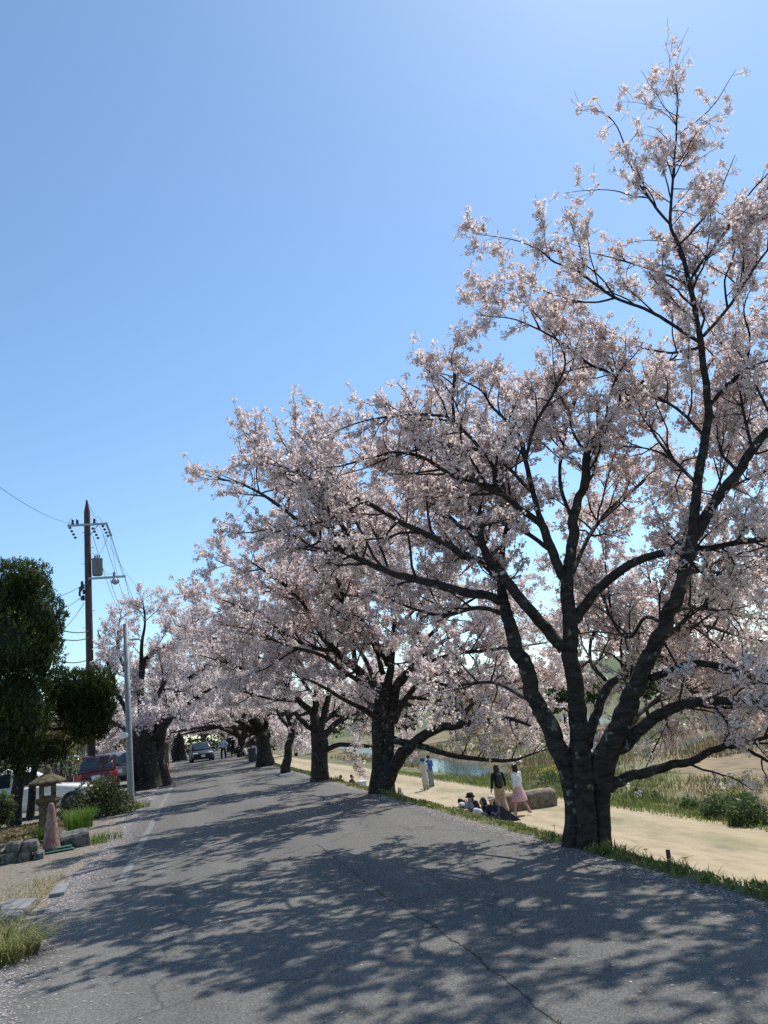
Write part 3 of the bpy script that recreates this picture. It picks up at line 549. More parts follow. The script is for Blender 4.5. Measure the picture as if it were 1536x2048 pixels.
t1_limbs = [
    # left stem and the long limb over the road
    L([(1138, 1540, 9.35, 50), (1122, 1500, 9.35, 46), (1097, 1444, 9.4, 42), (1069, 1397, 9.4, 37), (1054, 1350, 9.4, 36), (1036, 1308, 9.4, 34), (1020, 1251, 9.45, 30), (1008, 1200, 9.5, 24), (1000, 1150, 9.6, 16), (1008, 1080, 9.7, 11), (1020, 1000, 9.9, 7), (1010, 930, 10, 4)], 0.5),
    L([(1008, 1205, 9.5, 20), (975, 1190, 9.5, 19), (941, 1186, 9.6, 19), (880, 1170, 9.8, 18), (809, 1153, 10.1, 17), (760, 1136, 10.3, 15), (715, 1116, 10.6, 13.5), (660, 1090, 10.9, 12), (613, 1057, 11.2, 10), (567, 1018, 11.6, 8.5), (500, 975, 12.1, 6), (450, 960, 12.5, 4), (410, 950, 12.8, 2)], 0.18),
    L([(1128, 1300, 9.3, 30), (1112, 1278, 9.3, 27), (1078, 1242, 9.3, 25), (1037, 1193, 9.3, 24), (1003, 1147, 9.3, 23), (979, 1122, 9.3, 21), (966, 1093, 9.3, 16), (962, 1064, 9.3, 13), (965, 1048, 9.3, 10)], 0.5),
    L([(979, 1124, 9.3, 17), (933, 1114, 9.4, 17), (900, 1092, 9.5, 16), (870, 1076, 9.7, 15), (809, 1049, 9.9, 13), (731, 1004, 10.3, 11.5), (680, 985, 10.6, 10), (613, 955, 11.0, 8), (551, 925, 11.4, 6), (510, 885, 11.7, 4), (478, 850, 11.9, 2)], 0.15),
    # middle stem
    L([(1162, 1540, 9.3, 46), (1158, 1514, 9.3, 46), (1159, 1451, 9.3, 45), (1154, 1403, 9.3, 42), (1145, 1340, 9.3, 40), (1142, 1292, 9.3, 38), (1139, 1230, 9.3, 33), (1138, 1155, 9.3, 28), (1142, 1114, 9.3, 25), (1146, 1052, 9.3, 23), (1153, 1010, 9.3, 20), (1169, 969, 9.3, 17), (1175, 907, 9.3, 15), (1192, 876, 9.3, 14), (1215, 837, 9.3, 12), (1260, 792, 9.3, 9), (1300, 748, 9.4, 6), (1355, 712, 9.5, 3)], 0.52),
    L([(1260, 795, 9.3, 7), (1223, 749, 9.3, 6.5), (1181, 729, 9.3, 6), (1132, 691, 9.2, 5), (1074, 658, 9.1, 4), (1024, 638, 9.0, 3), (950, 629, 8.9, 1.5)], 0.1),
    L([(1138, 1180, 9.3, 24), (1124, 1150, 9.3, 24), (1103, 1102, 9.3, 22), (1086, 1052, 9.3, 19), (1066, 1036, 9.3, 16), (1024, 1006, 9.2, 15), (991, 977, 9.2, 14), (941, 961, 9.2, 12), (900, 948, 9.2, 10), (848, 916, 9.3, 8), (800, 905, 9.4, 7), (750, 912, 9.5, 5.5), (690, 930, 9.7, 4), (620, 940, 10, 2)], 0.3),
    L([(991, 977, 9.2, 10), (985, 932, 9.2, 9.5), (962, 902, 9.2, 9), (900, 893, 9.2, 7), (848, 897, 9.2, 6), (789, 912, 9.3, 5), (731, 936, 9.5, 3), (680, 950, 9.6, 1.5)], 0.2),
    L([(966, 906, 9.2, 8.5), (945, 880, 9.1, 8), (900, 838, 9.0, 7.5), (870, 831, 9.0, 7), (809, 830, 9.0, 5.5), (750, 838, 9.1, 4), (692, 854, 9.2, 3), (640, 878, 9.3, 1.5)], 0.15),
    L([(908, 845, 9.0, 8), (905, 800, 9.0, 7), (909, 765, 9.0, 6.5), (911, 725, 9.0, 5)], 0.2),
    L([(1086, 1050, 9.3, 14), (1066, 986, 9.3, 13), (1051, 919, 9.3, 11), (1041, 878, 9.3, 10), (1016, 845, 9.3, 8), (983, 812, 9.3, 6), (960, 780, 9.3, 4.5), (910, 755, 9.2, 3), (860, 745, 9.1, 1.5)], (0.25, 0.75)),
    L([(1051, 919, 9.3, 8), (1070, 850, 9.3, 7), (1110, 780, 9.3, 6), (1130, 720, 9.3, 4.5), (1100, 660, 9.2, 3), (1040, 600, 9.1, 2), (985, 575, 9.0, 1.2)], 0.15),
    L([(1148, 1240, 9.3, 26), (1161, 1222, 9.3, 25), (1190, 1184, 9.2, 22), (1231, 1147, 9.1, 20), (1273, 1122, 9.0, 18), (1318, 1108, 8.9, 17), (1364, 1099, 8.8, 16), (1418, 1097, 8.6, 14), (1471, 1085, 8.4, 12), (1536, 1079, 8.2, 10), (1640, 1060, 7.9, 5)], 0.35),
    # right stem and the spire
    L([(1200, 1570, 9.2, 50), (1208, 1520, 9.2, 50), (1227, 1466, 9.15, 44), (1253, 1419, 9.1, 44), (1271, 1378, 9.0, 40), (1290, 1327, 8.9, 36), (1313, 1277, 8.8, 34), (1335, 1229, 8.7, 33), (1354, 1188, 8.6, 32), (1372, 1130, 8.5, 30), (1382, 1097, 8.45, 29), (1389, 1044, 8.4, 24), (1395, 969, 8.4, 22), (1401, 928, 8.4, 21), (1411, 874, 8.4, 19), (1418, 824, 8.4, 18), (1409, 745, 8.4, 15), (1397, 662, 8.4, 13), (1380, 571, 8.4, 11), (1360, 497, 8.4, 9), (1341, 447, 8.4, 7.5), (1345, 373, 8.4, 6), (1351, 290, 8.4, 4.5), (1355, 207, 8.4, 3.2), (1353, 180, 8.4, 2.4), (1349, 160, 8.4, 1.8), (1346, 138, 8.4, 1.2)], (0.45, 0.5)),
    L([(1341, 450, 8.4, 6), (1306, 406, 8.4, 5.5), (1273, 360, 8.4, 4.5), (1252, 298, 8.4, 3.5), (1231, 248, 8.4, 2.5), (1206, 226, 8.4, 1.8), (1169, 219, 8.4, 1)], (0.1, 0.45)),
    L([(1298, 396, 8.4, 3.5), (1260, 390, 8.4, 3), (1215, 380, 8.4, 2), (1130, 384, 8.4, 1)], (0.15, 0.35)),
    L([(1352, 270, 8.4, 3), (1390, 245, 8.4, 2.5), (1430, 205, 8.4, 2), (1472, 140, 8.4, 1)], (0.15, 0.35)),
    L([(1397, 683, 8.4, 9), (1339, 646, 8.4, 8), (1298, 621, 8.4, 7.5), (1231, 596, 8.4, 6.5), (1190, 567, 8.4, 6), (1148, 538, 8.4, 5), (1107, 524, 8.4, 4), (1074, 497, 8.4, 3), (1020, 478, 8.4, 2), (950, 468, 8.4, 1)], (0.12, 0.62)),
    L([(1407, 672, 8.4, 8), (1455, 617, 8.4, 7), (1496, 555, 8.4, 6), (1536, 500, 8.4, 5), (1600, 430, 8.4, 3), (1640, 350, 8.4, 1.5)], (0.15, 0.7)),
    L([(1378, 565, 8.4, 6), (1400, 530, 8.4, 5.5), (1447, 468, 8.4, 5), (1492, 397, 8.4, 4), (1536, 345, 8.4, 3), (1590, 290, 8.4, 1.5)], (0.12, 0.6)),
    L([(1418, 812, 8.4, 9), (1459, 766, 8.4, 8), (1492, 741, 8.4, 7), (1536, 721, 8.4, 6), (1620, 690, 8.3, 3)], 0.15),
    L([(1385, 1080, 8.45, 26), (1401, 1052, 8.4, 25), (1434, 998, 8.3, 24), (1476, 944, 8.2, 22), (1505, 899, 8.1, 21), (1536, 861, 8.0, 19), (1600, 790, 7.9, 14), (1660, 690, 7.8, 8), (1700, 590, 7.8, 4)], 0.25),
    L([(1300, 1356, 8.9, 18), (1320, 1350, 8.9, 18), (1351, 1340, 8.8, 17), (1385, 1327, 8.7, 16), (1423, 1330, 8.6, 15), (1477, 1343, 8.5, 14), (1536, 1365, 8.4, 12), (1620, 1380, 8.2, 7)], 0.3),
    L([(1216, 1512, 9.2, 16), (1236, 1500, 9.18, 24), (1256, 1484, 9.15, 28), (1280, 1458, 9.1, 28), (1319, 1428, 9.0, 25), (1360, 1409, 8.9, 23), (1414, 1402, 8.8, 20), (1477, 1403, 8.6, 17), (1536, 1400, 8.5, 14), (1640, 1390, 8.3, 8)], 0.35),
    L([(1218, 1575, 9.2, 28), (1232, 1567, 9.2, 25), (1278, 1549, 9.15, 22), (1335, 1533, 9.0, 20), (1385, 1520, 8.9, 18), (1423, 1501, 8.8, 16), (1458, 1492, 8.7, 14), (1500, 1485, 8.6, 11), (1550, 1472, 8.5, 8), (1620, 1470, 8.4, 4)], 0.4),
    L([(1458, 1494, 8.7, 10), (1485, 1497, 8.65, 9), (1509, 1508, 8.6, 8), (1540, 1525, 8.5, 6), (1590, 1560, 8.4, 3)], 0.2),
    # finer limbs filling the upper crown
    L([(1411, 874, 8.4, 8), (1360, 822, 8.7, 7), (1310, 790, 9.0, 5.5), (1250, 740, 9.3, 3), (1200, 720, 9.5, 1.5)], (0.12, 0.8)),
    L([(1400, 695, 8.4, 7), (1340, 705, 8.8, 6), (1270, 690, 9.2, 4.5), (1200, 655, 9.6, 3), (1150, 640, 9.8, 1.5)], (0.12, 0.8)),
    L([(1380, 571, 8.4, 6), (1320, 545, 8.6, 5), (1250, 522, 8.8, 3.5), (1180, 505, 9, 1.5)], (0.12, 0.65)),
    L([(1358, 490, 8.4, 5), (1405, 440, 8.6, 4), (1440, 380, 8.8, 3), (1470, 310, 9, 1.5)], (0.12, 0.5)),
    L([(1505, 899, 8.1, 8), (1488, 830, 8.3, 6.5), (1482, 760, 8.5, 5), (1500, 690, 8.7, 2.5)], (0.12, 0.8)),
    L([(1476, 944, 8.2, 8), (1440, 900, 8.7, 6.5), (1445, 845, 9.2, 5), (1470, 790, 9.6, 2.5)], (0.12, 0.8)),
    L([(1492, 741, 8.4, 6), (1500, 680, 8.5, 5), (1488, 620, 8.6, 3.5), (1510, 555, 8.7, 1.5)], (0.12, 0.7)),
    L([(1455, 617, 8.4, 5.5), (1450, 560, 8.5, 4.5), (1470, 500, 8.6, 3), (1462, 440, 8.7, 1.5)], (0.12, 0.6)),
    L([(1231, 596, 8.4, 5), (1205, 560, 8.5, 4), (1165, 525, 8.6, 3), (1120, 490, 8.7, 1.5)], (0.12, 0.5)),
    L([(1231, 596, 8.4, 5), (1180, 605, 8.7, 4), (1110, 590, 9.0, 3), (1040, 560, 9.3, 1.5)], (0.12, 0.7)),
    L([(1395, 969, 8.4, 9), (1330, 900, 9.4, 7), (1292, 830, 10.2, 5), (1300, 760, 10.8, 2.5)], (0.15, 0.9)),
    L([(1418, 824, 8.4, 8), (1450, 850, 9.2, 6.5), (1500, 840, 10, 5), (1560, 800, 10.6, 2.5)], (0.12, 0.9)),
    L([(1409, 745, 8.4, 7), (1440, 700, 9.0, 5.5), (1490, 650, 9.6, 4), (1540, 600, 10, 2)], (0.12, 0.8)),
    # limbs behind, leaning over the bank
    L([(1176, 1490, 9.5, 24), (1185, 1450, 9.7, 22), (1199, 1415, 9.9, 20), (1212, 1380, 10.2, 19), (1232, 1362, 10.5, 17), (1262, 1340, 11, 14), (1310, 1300, 11.6, 10), (1370, 1260, 12.3, 7), (1440, 1220, 13, 3)], 0.3),
    L([(1262, 1340, 11, 8), (1330, 1350, 11.6, 7), (1400, 1370, 12.2, 5), (1480, 1390, 12.8, 3)], 0.1),
    L([(1325, 1245, 8.8, 9), (1290, 1235, 9.2, 8), (1258, 1275, 9.6, 7), (1225, 1240, 10.4, 6), (1215, 1160, 11, 4.5), (1200, 1060, 11.6, 2.5)], 0.2),
    L([(1335, 1229, 8.75, 10), (1380, 1215, 9.2, 9), (1430, 1220, 9.8, 7), (1500, 1235, 10.6, 5), (1580, 1240, 11.4, 2.5)], 0.15),
    L([(1388, 1050, 8.5, 9), (1430, 1000, 9.2, 8), (1470, 970, 10, 6), (1530, 940, 10.8, 4), (1590, 900, 11.4, 2)], 0.15),
    L([(1140, 1160, 9.35, 11), (1180, 1070, 10, 9), (1230, 1010, 10.7, 7), (1290, 960, 11.3, 5), (1340, 900, 11.8, 2.5)], 0.2),
    L([(1148, 1050, 9.3, 10), (1120, 960, 9.9, 8), (1130, 870, 10.5, 6), (1160, 770, 11, 4), (1180, 690, 11.3, 2)], 0.2),
    L([(1015, 1230, 9.5, 11), (960, 1215, 10.1, 10), (890, 1230, 10.9, 8), (820, 1215, 11.8, 6), (740, 1180, 12.6, 3)], 0.2),
    L([(1103, 1102, 9.3, 12), (1050, 1065, 10.2, 10), (960, 1030, 11.4, 8), (870, 1000, 12.6, 6), (790, 985, 13.6, 3)], 0.12),
    L([(1003, 1147, 9.3, 12), (940, 1070, 10.6, 10), (870, 1010, 11.8, 8), (800, 960, 12.8, 6), (740, 930, 13.6, 3)], 0.15),
    L([(1066, 986, 9.3, 10), (1010, 930, 10.3, 8), (950, 880, 11.3, 6), (890, 840, 12.2, 3)], 0.12),
    L([(715, 1116, 10.6, 9), (690, 1060, 11.4, 7), (640, 1010, 12.4, 5), (580, 980, 13.4, 3)], 0.1),
    L([(1230, 1470, 9.3, 14), (1265, 1440, 10, 12), (1320, 1400, 10.8, 10), (1390, 1385, 11.6, 8), (1470, 1360, 12.4, 5), (1560, 1340, 13.2, 2)], 0.15),
    L([(1300, 1310, 9.0, 12), (1340, 1270, 9.8, 10), (1400, 1250, 10.6, 8), (1470, 1270, 11.4, 6), (1560, 1290, 12.2, 3)], 0.1),
    L([(1365, 1150, 8.7, 10), (1410, 1140, 9.5, 9), (1460, 1150, 10.4, 7), (1530, 1140, 11.2, 5), (1600, 1120, 12, 2)], 0.1),
    L([(1210, 1360, 10.3, 9), (1180, 1320, 11, 8), (1190, 1260, 11.8, 6), (1230, 1200, 12.6, 4), (1250, 1140, 13.2, 2)], 0.1),
    L([(1325, 1290, 11.8, 8), (1330, 1230, 12.4, 7), (1300, 1160, 13, 5), (1290, 1100, 13.5, 2)], 0.1),
    L([(1440, 1225, 13, 6), (1480, 1200, 13.5, 5), (1530, 1160, 14, 3)], 0.05),
    L([(1086, 1420, 9.45, 12), (1040, 1390, 10, 10), (980, 1365, 10.6, 8), (900, 1375, 11.3, 6), (830, 1395, 12, 3)], 0.3),
]
def t1_sparse(p):
    z = p[:, 2]; cell = np.floor(p / 0.16).astype(np.int64); hsh = ((cell[:, 0] * 73856093) ^ (cell[:, 1] * 19349663) ^ (cell[:, 2] * 83492791)) % 1000 / 1000.0
    k = np.where(z > 8.4, np.where(hsh < 0.38, 1.0, 0.05), np.where(z > 7.4, np.where(hsh < 0.7, 1.0, 0.2), np.where(hsh < 0.93, 1.0, 0.5)))
    gap = np.exp(-(np.linalg.norm(p - GAP1, axis=1) / 0.75) ** 2)      # open space between the stems
    return k * (1 - 0.6 * gap) * (1 - 0.85 * np.clip((0.75 - z) / 0.4, 0, 1))
GAP1 = at(1240, 1070, 9.4)
print('T1', cherry('cherry_tree', T1_base, t1_trunk, t1_limbs, 11, 'huge multi-stemmed cherry tree nearest the camera, its bare-twigged spire highest in the photo', lod=0, sp1=0.15, sp2=0.09, spc=0.062, cscale=1.05, l1=(0.7, 1.75), l2=(0.26, 0.66), sparse=t1_sparse, singles=280))

# ------------------------------------------------------------------ second and third cherry of the row
b2 = gr(768, 1588)
t2_trunk = [strip(L([(765, 1635, 18.8, 84), (765, 1604, 18.8, 66), (765, 1580, 18.8, 55), (764, 1540, 18.8, 45), (763, 1480, 18.8, 42), (762, 1430, 18.8, 40), (764, 1395, 18.8, 36), (768, 1370, 18.8, 28)])),
            strip(L([(780, 1635, 18.6, 44), (778, 1602, 18.6, 32), (779, 1560, 18.6, 24), (777, 1500, 18.6, 22), (780, 1440, 18.7, 20), (789, 1400, 18.8, 17)]))]
t2_limbs = [
    L([(762, 1410, 18.8, 26), (754, 1381, 18.8, 22), (711, 1338, 18.6, 18), (672, 1303, 18.4, 15), (645, 1272, 18.2, 13), (617, 1229, 18, 11), (594, 1182, 17.8, 9), (574, 1135, 17.6, 7), (535, 1084, 17.4, 5), (505, 1045, 17.3, 2)], 0.25),
    L([(780, 1420, 18.8, 26), (788, 1395, 18.8, 22), (801, 1358, 18.8, 17), (830, 1330, 18.8, 15), (844, 1287, 18.8, 13), (832, 1262, 18.8, 11), (801, 1237, 18.7, 9), (777, 1197, 18.6, 7), (760, 1160, 18.5, 5), (715, 1120, 18.4, 3)], 0.3),
    L([(785, 1445, 18.7, 22), (795, 1425, 18.7, 18), (812, 1398, 18.7, 14), (848, 1358, 18.6, 12), (887, 1346, 18.5, 10), (940, 1342, 18.4, 7), (1000, 1330, 18.3, 3)], 0.3),
    L([(772, 1390, 18.8, 22), (782, 1330, 18.9, 16), (789, 1264, 19, 12), (785, 1200, 19, 8), (800, 1130, 19, 5), (820, 1070, 19, 2)], 0.3),
    L([(645, 1268, 18.2, 8), (680, 1250, 18.6, 8), (723, 1268, 18.8, 9), (752, 1300, 18.8, 10), (764, 1350, 18.8, 14)], 0.1),
    # the two low limbs reaching out over the bank
    L([(775, 1560, 18.7, 36), (788, 1535, 18.5, 30), (806, 1508, 18.3, 27), (829, 1485, 18.1, 24), (862, 1463, 17.8, 21), (904, 1452, 17.5, 18), (953, 1444, 17.2, 15), (1003, 1436, 16.9, 11), (1040, 1444, 16.6, 8), (1085, 1462, 16.3, 4)], 0.45),
    L([(775, 1478, 18.7, 20), (800, 1482, 18.4, 16), (842, 1492, 18, 14), (879, 1504, 17.6, 13), (928, 1514, 17.2, 11), (990, 1521, 16.7, 9), (1027, 1520, 16.4, 7), (1052, 1512, 16.2, 5), (1097, 1497, 16, 2)], 0.5),
    L([(760, 1440, 18.8, 16), (730, 1420, 18.3, 12), (690, 1400, 17.7, 9), (640, 1370, 17, 7), (590, 1350, 16.4, 3)], 0.2),
    L([(760, 1392, 18.8, 14), (735, 1330, 19.4, 10), (700, 1260, 20, 8), (690, 1180, 20.6, 5), (660, 1110, 21, 2)], 0.3),
    L([(800, 1370, 18.8, 12), (860, 1300, 19.4, 9), (930, 1260, 20, 7), (1000, 1230, 20.6, 5), (1080, 1220, 21, 2)], 0.3),
    L([(815, 1395, 18.7, 10), (880, 1400, 19.2, 9), (950, 1400, 19.8, 7), (1040, 1395, 20.4, 5), (1110, 1400, 21, 2)], 0.25),
    L([(790, 1260, 19, 8), (850, 1200, 19.2, 7), (920, 1150, 19.4, 5), (980, 1090, 19.6, 2)], 0.2),
    L([(752, 1385, 18.7, 14), (700, 1350, 17.6, 11), (640, 1310, 16.6, 9), (570, 1290, 15.8, 6), (500, 1260, 15.2, 4), (440, 1250, 14.8, 2)], 0.15),
    L([(672, 1303, 18.4, 10), (610, 1290, 17.6, 8), (545, 1250, 16.9, 6), (480, 1215, 16.4, 4), (420, 1190, 16, 2)], 0.1),
    L([(775, 1330, 18.9, 12), (740, 1260, 18, 9), (690, 1210, 17.2, 7), (640, 1150, 16.6, 4), (600, 1100, 16.2, 2)], 0.15),
    L([(820, 1340, 18.8, 11), (900, 1310, 18.2, 9), (980, 1300, 17.6, 7), (1060, 1290, 17, 4), (1120, 1280, 16.6, 2)], 0.1),
    L([(848, 1358, 18.6, 10), (920, 1375, 18.6, 8), (1000, 1370, 18.8, 6), (1090, 1350, 19, 3)], 0.1),
    L([(711, 1338, 18.6, 12), (700, 1240, 17.2, 10), (670, 1150, 16, 8), (640, 1080, 15, 5), (600, 1030, 14.2, 2)], 0.15),
    L([(775, 1330, 18.9, 11), (790, 1220, 17.6, 9), (780, 1120, 16.4, 7), (750, 1050, 15.4, 4), (720, 1010, 14.8, 2)], 0.15),
    L([(645, 1272, 18.2, 9), (600, 1200, 16.8, 7), (540, 1150, 15.6, 5), (480, 1110, 14.8, 2)], 0.1),
    L([(790, 1400, 18.7, 11), (860, 1420, 19.6, 9), (930, 1430, 20.6, 7), (1010, 1420, 21.6, 4), (1080, 1420, 22.4, 2)], 0.1),
    L([(762, 1420, 18.8, 11), (730, 1400, 19.8, 9), (690, 1390, 21, 7), (650, 1390, 22, 3)], 0.1),
    L([(844, 1287, 18.8, 9), (900, 1230, 18.6, 7), (960, 1190, 18.4, 5), (1040, 1150, 18.2, 2)], 0.1),
    L([(900, 1453, 17.5, 9), (960, 1400, 18.2, 7), (1030, 1380, 18.8, 5), (1100, 1360, 19.4, 2)], 0.1),
    L([(600, 1200, 17.8, 7), (560, 1190, 17.6, 5), (500, 1150, 17.2, 4), (430, 1120, 16.9, 2)], 0.1),
]
def t2_sparse(p): return 1 - 0.8 * np.clip((0.95 - p[:, 2]) / 0.6, 0, 1)
print('T2', cherry('cherry_tree', b2, t2_trunk, t2_limbs, 23, 'dark-trunked cherry second from the camera, with two low limbs stretching right over the sand path', lod=1, sp1=0.19, sp2=0.105, spc=0.07, cscale=1.35, l1=(1.0, 2.4), l2=(0.35, 0.9), sparse=t2_sparse, clear=lambda P: road_clear(P) | ((P[..., 2] < 0.45) & (P[..., 0] > 4.8))))
b3 = gr(642, 1566)
t3_trunk = [strip(L([(640, 1602, 25.4, 66), (640, 1578, 25.4, 54), (640, 1560, 25.4, 44), (639, 1520, 25.4, 37), (638, 1485, 25.4, 38), (634, 1455, 25.4, 34), (631, 1430, 25.4, 20)]))]
t3_limbs = [
    L([(632, 1465, 25.4, 24), (626, 1430, 25.4, 18), (600, 1402, 25.2, 15), (574, 1381, 25, 13), (551, 1346, 24.8, 11), (516, 1315, 24.6, 9), (469, 1291, 24.3, 7), (410, 1270, 24, 4), (350, 1250, 23.8, 2)], 0.2),
    L([(634, 1455, 25.4, 22), (630, 1415, 25.4, 17), (634, 1375, 25.4, 14), (640, 1330, 25.4, 11), (620, 1270, 25.4, 8), (590, 1220, 25.3, 5), (560, 1170, 25.2, 2)], 0.25),
    L([(642, 1455, 25.4, 20), (655, 1400, 25.5, 14), (665, 1350, 25.6, 11), (690, 1290, 25.8, 8), (700, 1230, 26, 4), (690, 1180, 26, 2)], 0.25),
    L([(645, 1475, 25.4, 16), (680, 1440, 25.8, 12), (730, 1420, 26.4, 9), (800, 1400, 27, 6), (870, 1390, 27.6, 3)], 0.25),
    L([(632, 1462, 25.4, 13), (612, 1450, 25.2, 11), (598, 1436, 25, 10), (590, 1426, 25, 10), (582, 1432, 25, 7), (578, 1445, 25, 4)], 0.3),
    L([(645, 1500, 25.4, 14), (680, 1490, 25.2, 11), (730, 1492, 25, 9), (790, 1500, 24.8, 4)], 0.35),
    L([(551, 1346, 24.8, 8), (500, 1340, 23.6, 7), (450, 1325, 22.6, 5), (400, 1310, 21.8, 2)], 0.1),
    L([(632, 1400, 25.4, 10), (590, 1340, 24, 8), (540, 1290, 23, 6), (480, 1240, 22.2, 4), (430, 1215, 21.6, 2)], 0.1),
    L([(645, 1440, 25.4, 10), (700, 1410, 27, 8), (750, 1390, 28.6, 6), (810, 1380, 30, 3)], 0.1),
    L([(640, 1450, 25.4, 10), (670, 1430, 26.4, 8), (710, 1440, 27.6, 6), (760, 1450, 28.6, 3)], 0.1),
    L([(628, 1420, 25.4, 10), (600, 1430, 26.6, 8), (575, 1425, 28, 5), (545, 1430, 29, 2)], 0.1),
    L([(660, 1370, 25.5, 9), (720, 1340, 26, 7), (780, 1330, 26.4, 5), (850, 1320, 26.8, 2)], 0.1),
    L([(600, 1402, 25.2, 9), (560, 1400, 24.6, 7), (510, 1390, 24, 5), (460, 1370, 23.4, 2)], 0.15),
]
print('T3', cherry('cherry_tree', b3, t3_trunk, t3_limbs, 31, 'stout cherry third from the camera with a curled stub branch low on its left', lod=1, sp1=0.2, sp2=0.11, spc=0.08, cscale=1.6, l1=(1.1, 2.6), l2=(0.4, 1.0), trunk_sides=12, clear=road_clear))

# ------------------------------------------------------------------ further cherries, grown by rule
def grown(base, seed, label, height=7.5, spread=4.6, r0=0.34, fork=1.7, lean=(0, 0), n=7, lod=2, sp1=0.6, sp2=0.28, spc=0.17, cscale=1.9, side=None, group='cherry trees lining the road', flare=1.5):
    g = np.random.default_rng(seed); base = np.asarray(base, float); top = base + np.array([lean[0], lean[1], fork])
    tr = np.array([base + (top - base) * t + np.array([0, 0, -0.5 * (t == 0)]) for t in np.linspace(0, 1, 9)]) ; tr[1:-1] += g.standard_normal((7, 3)) * 0.03
    rr = r0 * np.interp(np.linspace(0, 1, 9), [0, 0.15, 0.4, 0.85, 1], [flare, 1.12, 0.95, 0.9, 0.75])
    limbs = []; a0 = g.uniform(0, 6.28)
    for k in range(n):
        az = a0 + k * 2 * math.pi / n + g.uniform(-0.3, 0.3); el_ = (g.uniform(0.7, 1.15), g.uniform(0.45, 0.75), g.uniform(0.15, 0.4))[k % 3]
        ln = spread * g.uniform(0.85, 1.25)
        if side is not None:
            ln *= 1 + 0.35 * math.cos(az - side)
            if math.cos(az - side) > 0.2: el_ = max(el_, 0.65)
        d = np.array([math.cos(az) * math.cos(el_), math.sin(az) * math.cos(el_), math.sin(el_)]); p = top - np.array([0, 0, g.uniform(0.1, 0.45)]) ; P = [p]
        for s in range(9):
            flat = 0.10 if el_ < 0.75 else 0.03
            d = norm(d + g.standard_normal(3) * 0.13 + np.array([0, 0, -flat * s * 0.35])); p = p + d * ln / 9 * 1.15; p = np.array([p[0], p[1], max(p[2], P[-1][2] - 0.06)]); P.append(p)
        P = np.array(P); zmax = base[2] + height; P[:, 2] = np.where(P[:, 2] > zmax - 1, zmax - 1 + np.tanh(P[:, 2] - zmax + 1), P[:, 2])
        Q = catmull(P, 4); rl = r0 * g.uniform(0.42, 0.62) * np.linspace(1, 0.05, len(Q)) ** 1.1 + 0.008; limbs.append((Q, rl, 0.2))
        if ln > 3:
            i0 = len(Q) // 3; P2 = [Q[i0]]; d2 = norm(Q[i0 + 2] - Q[i0] + np.array([-d[1], d[0], 0.5]) * g.choice([-1, 1]) * 0.5); p = Q[i0]
            for s in range(6):
                d2 = norm(d2 + g.standard_normal(3) * 0.15); p = p + d2 * ln * 0.1; p = np.array([p[0], p[1], max(p[2], P2[-1][2] - 0.04)]); P2.append(p)
            Q2 = catmull(np.array(P2), 4); limbs.append((Q2, rl[i0] * 0.7 * np.linspace(1, 0.08, len(Q2)), 0.15))
    return cherry('cherry_tree', base, [(tr, rr)], limbs, seed, label, lod=lod, sp1=sp1, sp2=sp2, spc=spc, cscale=cscale, l1=(1.2, 2.6), l2=(0.4, 1.0), trunk_sides=12, thick=1.6, group=group, up1=(-0.2, 0.4), clear=road_clear)
g1 = gr(572, 1546)
print('T4', grown(g1, 41, 'thin leaning cherry between the stout third tree and the forked fourth trunk', 5.2, 2.6, 0.17, 2.0, (0.45, 0.3), 5, 2, 0.25, 0.14, 0.1, 1.5, flare=1.4))
print('T5', grown(gr(530, 1533), 43, 'forked dark cherry beside the grey barrier on the right verge', 7.4, 5.0, 0.38, 1.9, (0, 0), 9, 2, 0.25, 0.13, 0.085, 2.2, side=math.pi))
far_right = [(4.4, 54, 45, 'cherry on the right verge just beyond the grey barrier', 'cherry just beyond the barrier'), (4.5, 64, 46, 'cherry on the right verge beside the people sitting at the roadside', ''), (4.3, 76, 47, 'cherry on the right verge level with the oncoming dark blue car', ''), (4.6, 89, 48, 'far cherry on the right verge behind the man in the light blue shirt', ''), (4.4, 104, 49, 'farthest cherry at the end of the right row', '')]
for x, y, sd, lb, _ in far_right:
    print('far', grown((x, y, 0), sd, lb, 7.6, 5.2, 0.36, 1.8, (0, 0), 9, 2, 0.34, 0.17, 0.105, 3.0, side=math.pi))
# left row
l1 = gr(300, 1577)
l1p = [np.array(l1) + np.array(v) for v in ((-0.25, 0, -0.1), (-0.25, 0, 0.5), (-0.22, 0, 1.4), (-0.3, 0, 2.2), (-0.35, 0, 2.7))]
l1q = [np.array(l1) + np.array(v) for v in ((0.45, 0.1, -0.1), (0.38, 0.1, 0.5), (0.3, 0.1, 1.4), (0.45, 0.1, 2.2), (0.62, 0.1, 2.8))]
D1 = float(l1 @ HEAD)
l1s = [np.array(l1) + np.array(v) for v in ((0.1, -0.35, -0.3), (0.08, -0.3, 0.5), (0.02, -0.22, 1.4), (0.0, -0.15, 2.2), (0.0, 0, 2.7))]
l1_trunk = [(catmull(l1p, 5), np.interp(np.arange(21), [0, 4, 20], [0.66, 0.46, 0.36])), (catmull(l1q, 5), np.interp(np.arange(21), [0, 4, 20], [0.58, 0.40, 0.30])), (catmull(l1s, 5), np.interp(np.arange(21), [0, 4, 20], [0.55, 0.36, 0.3]))]
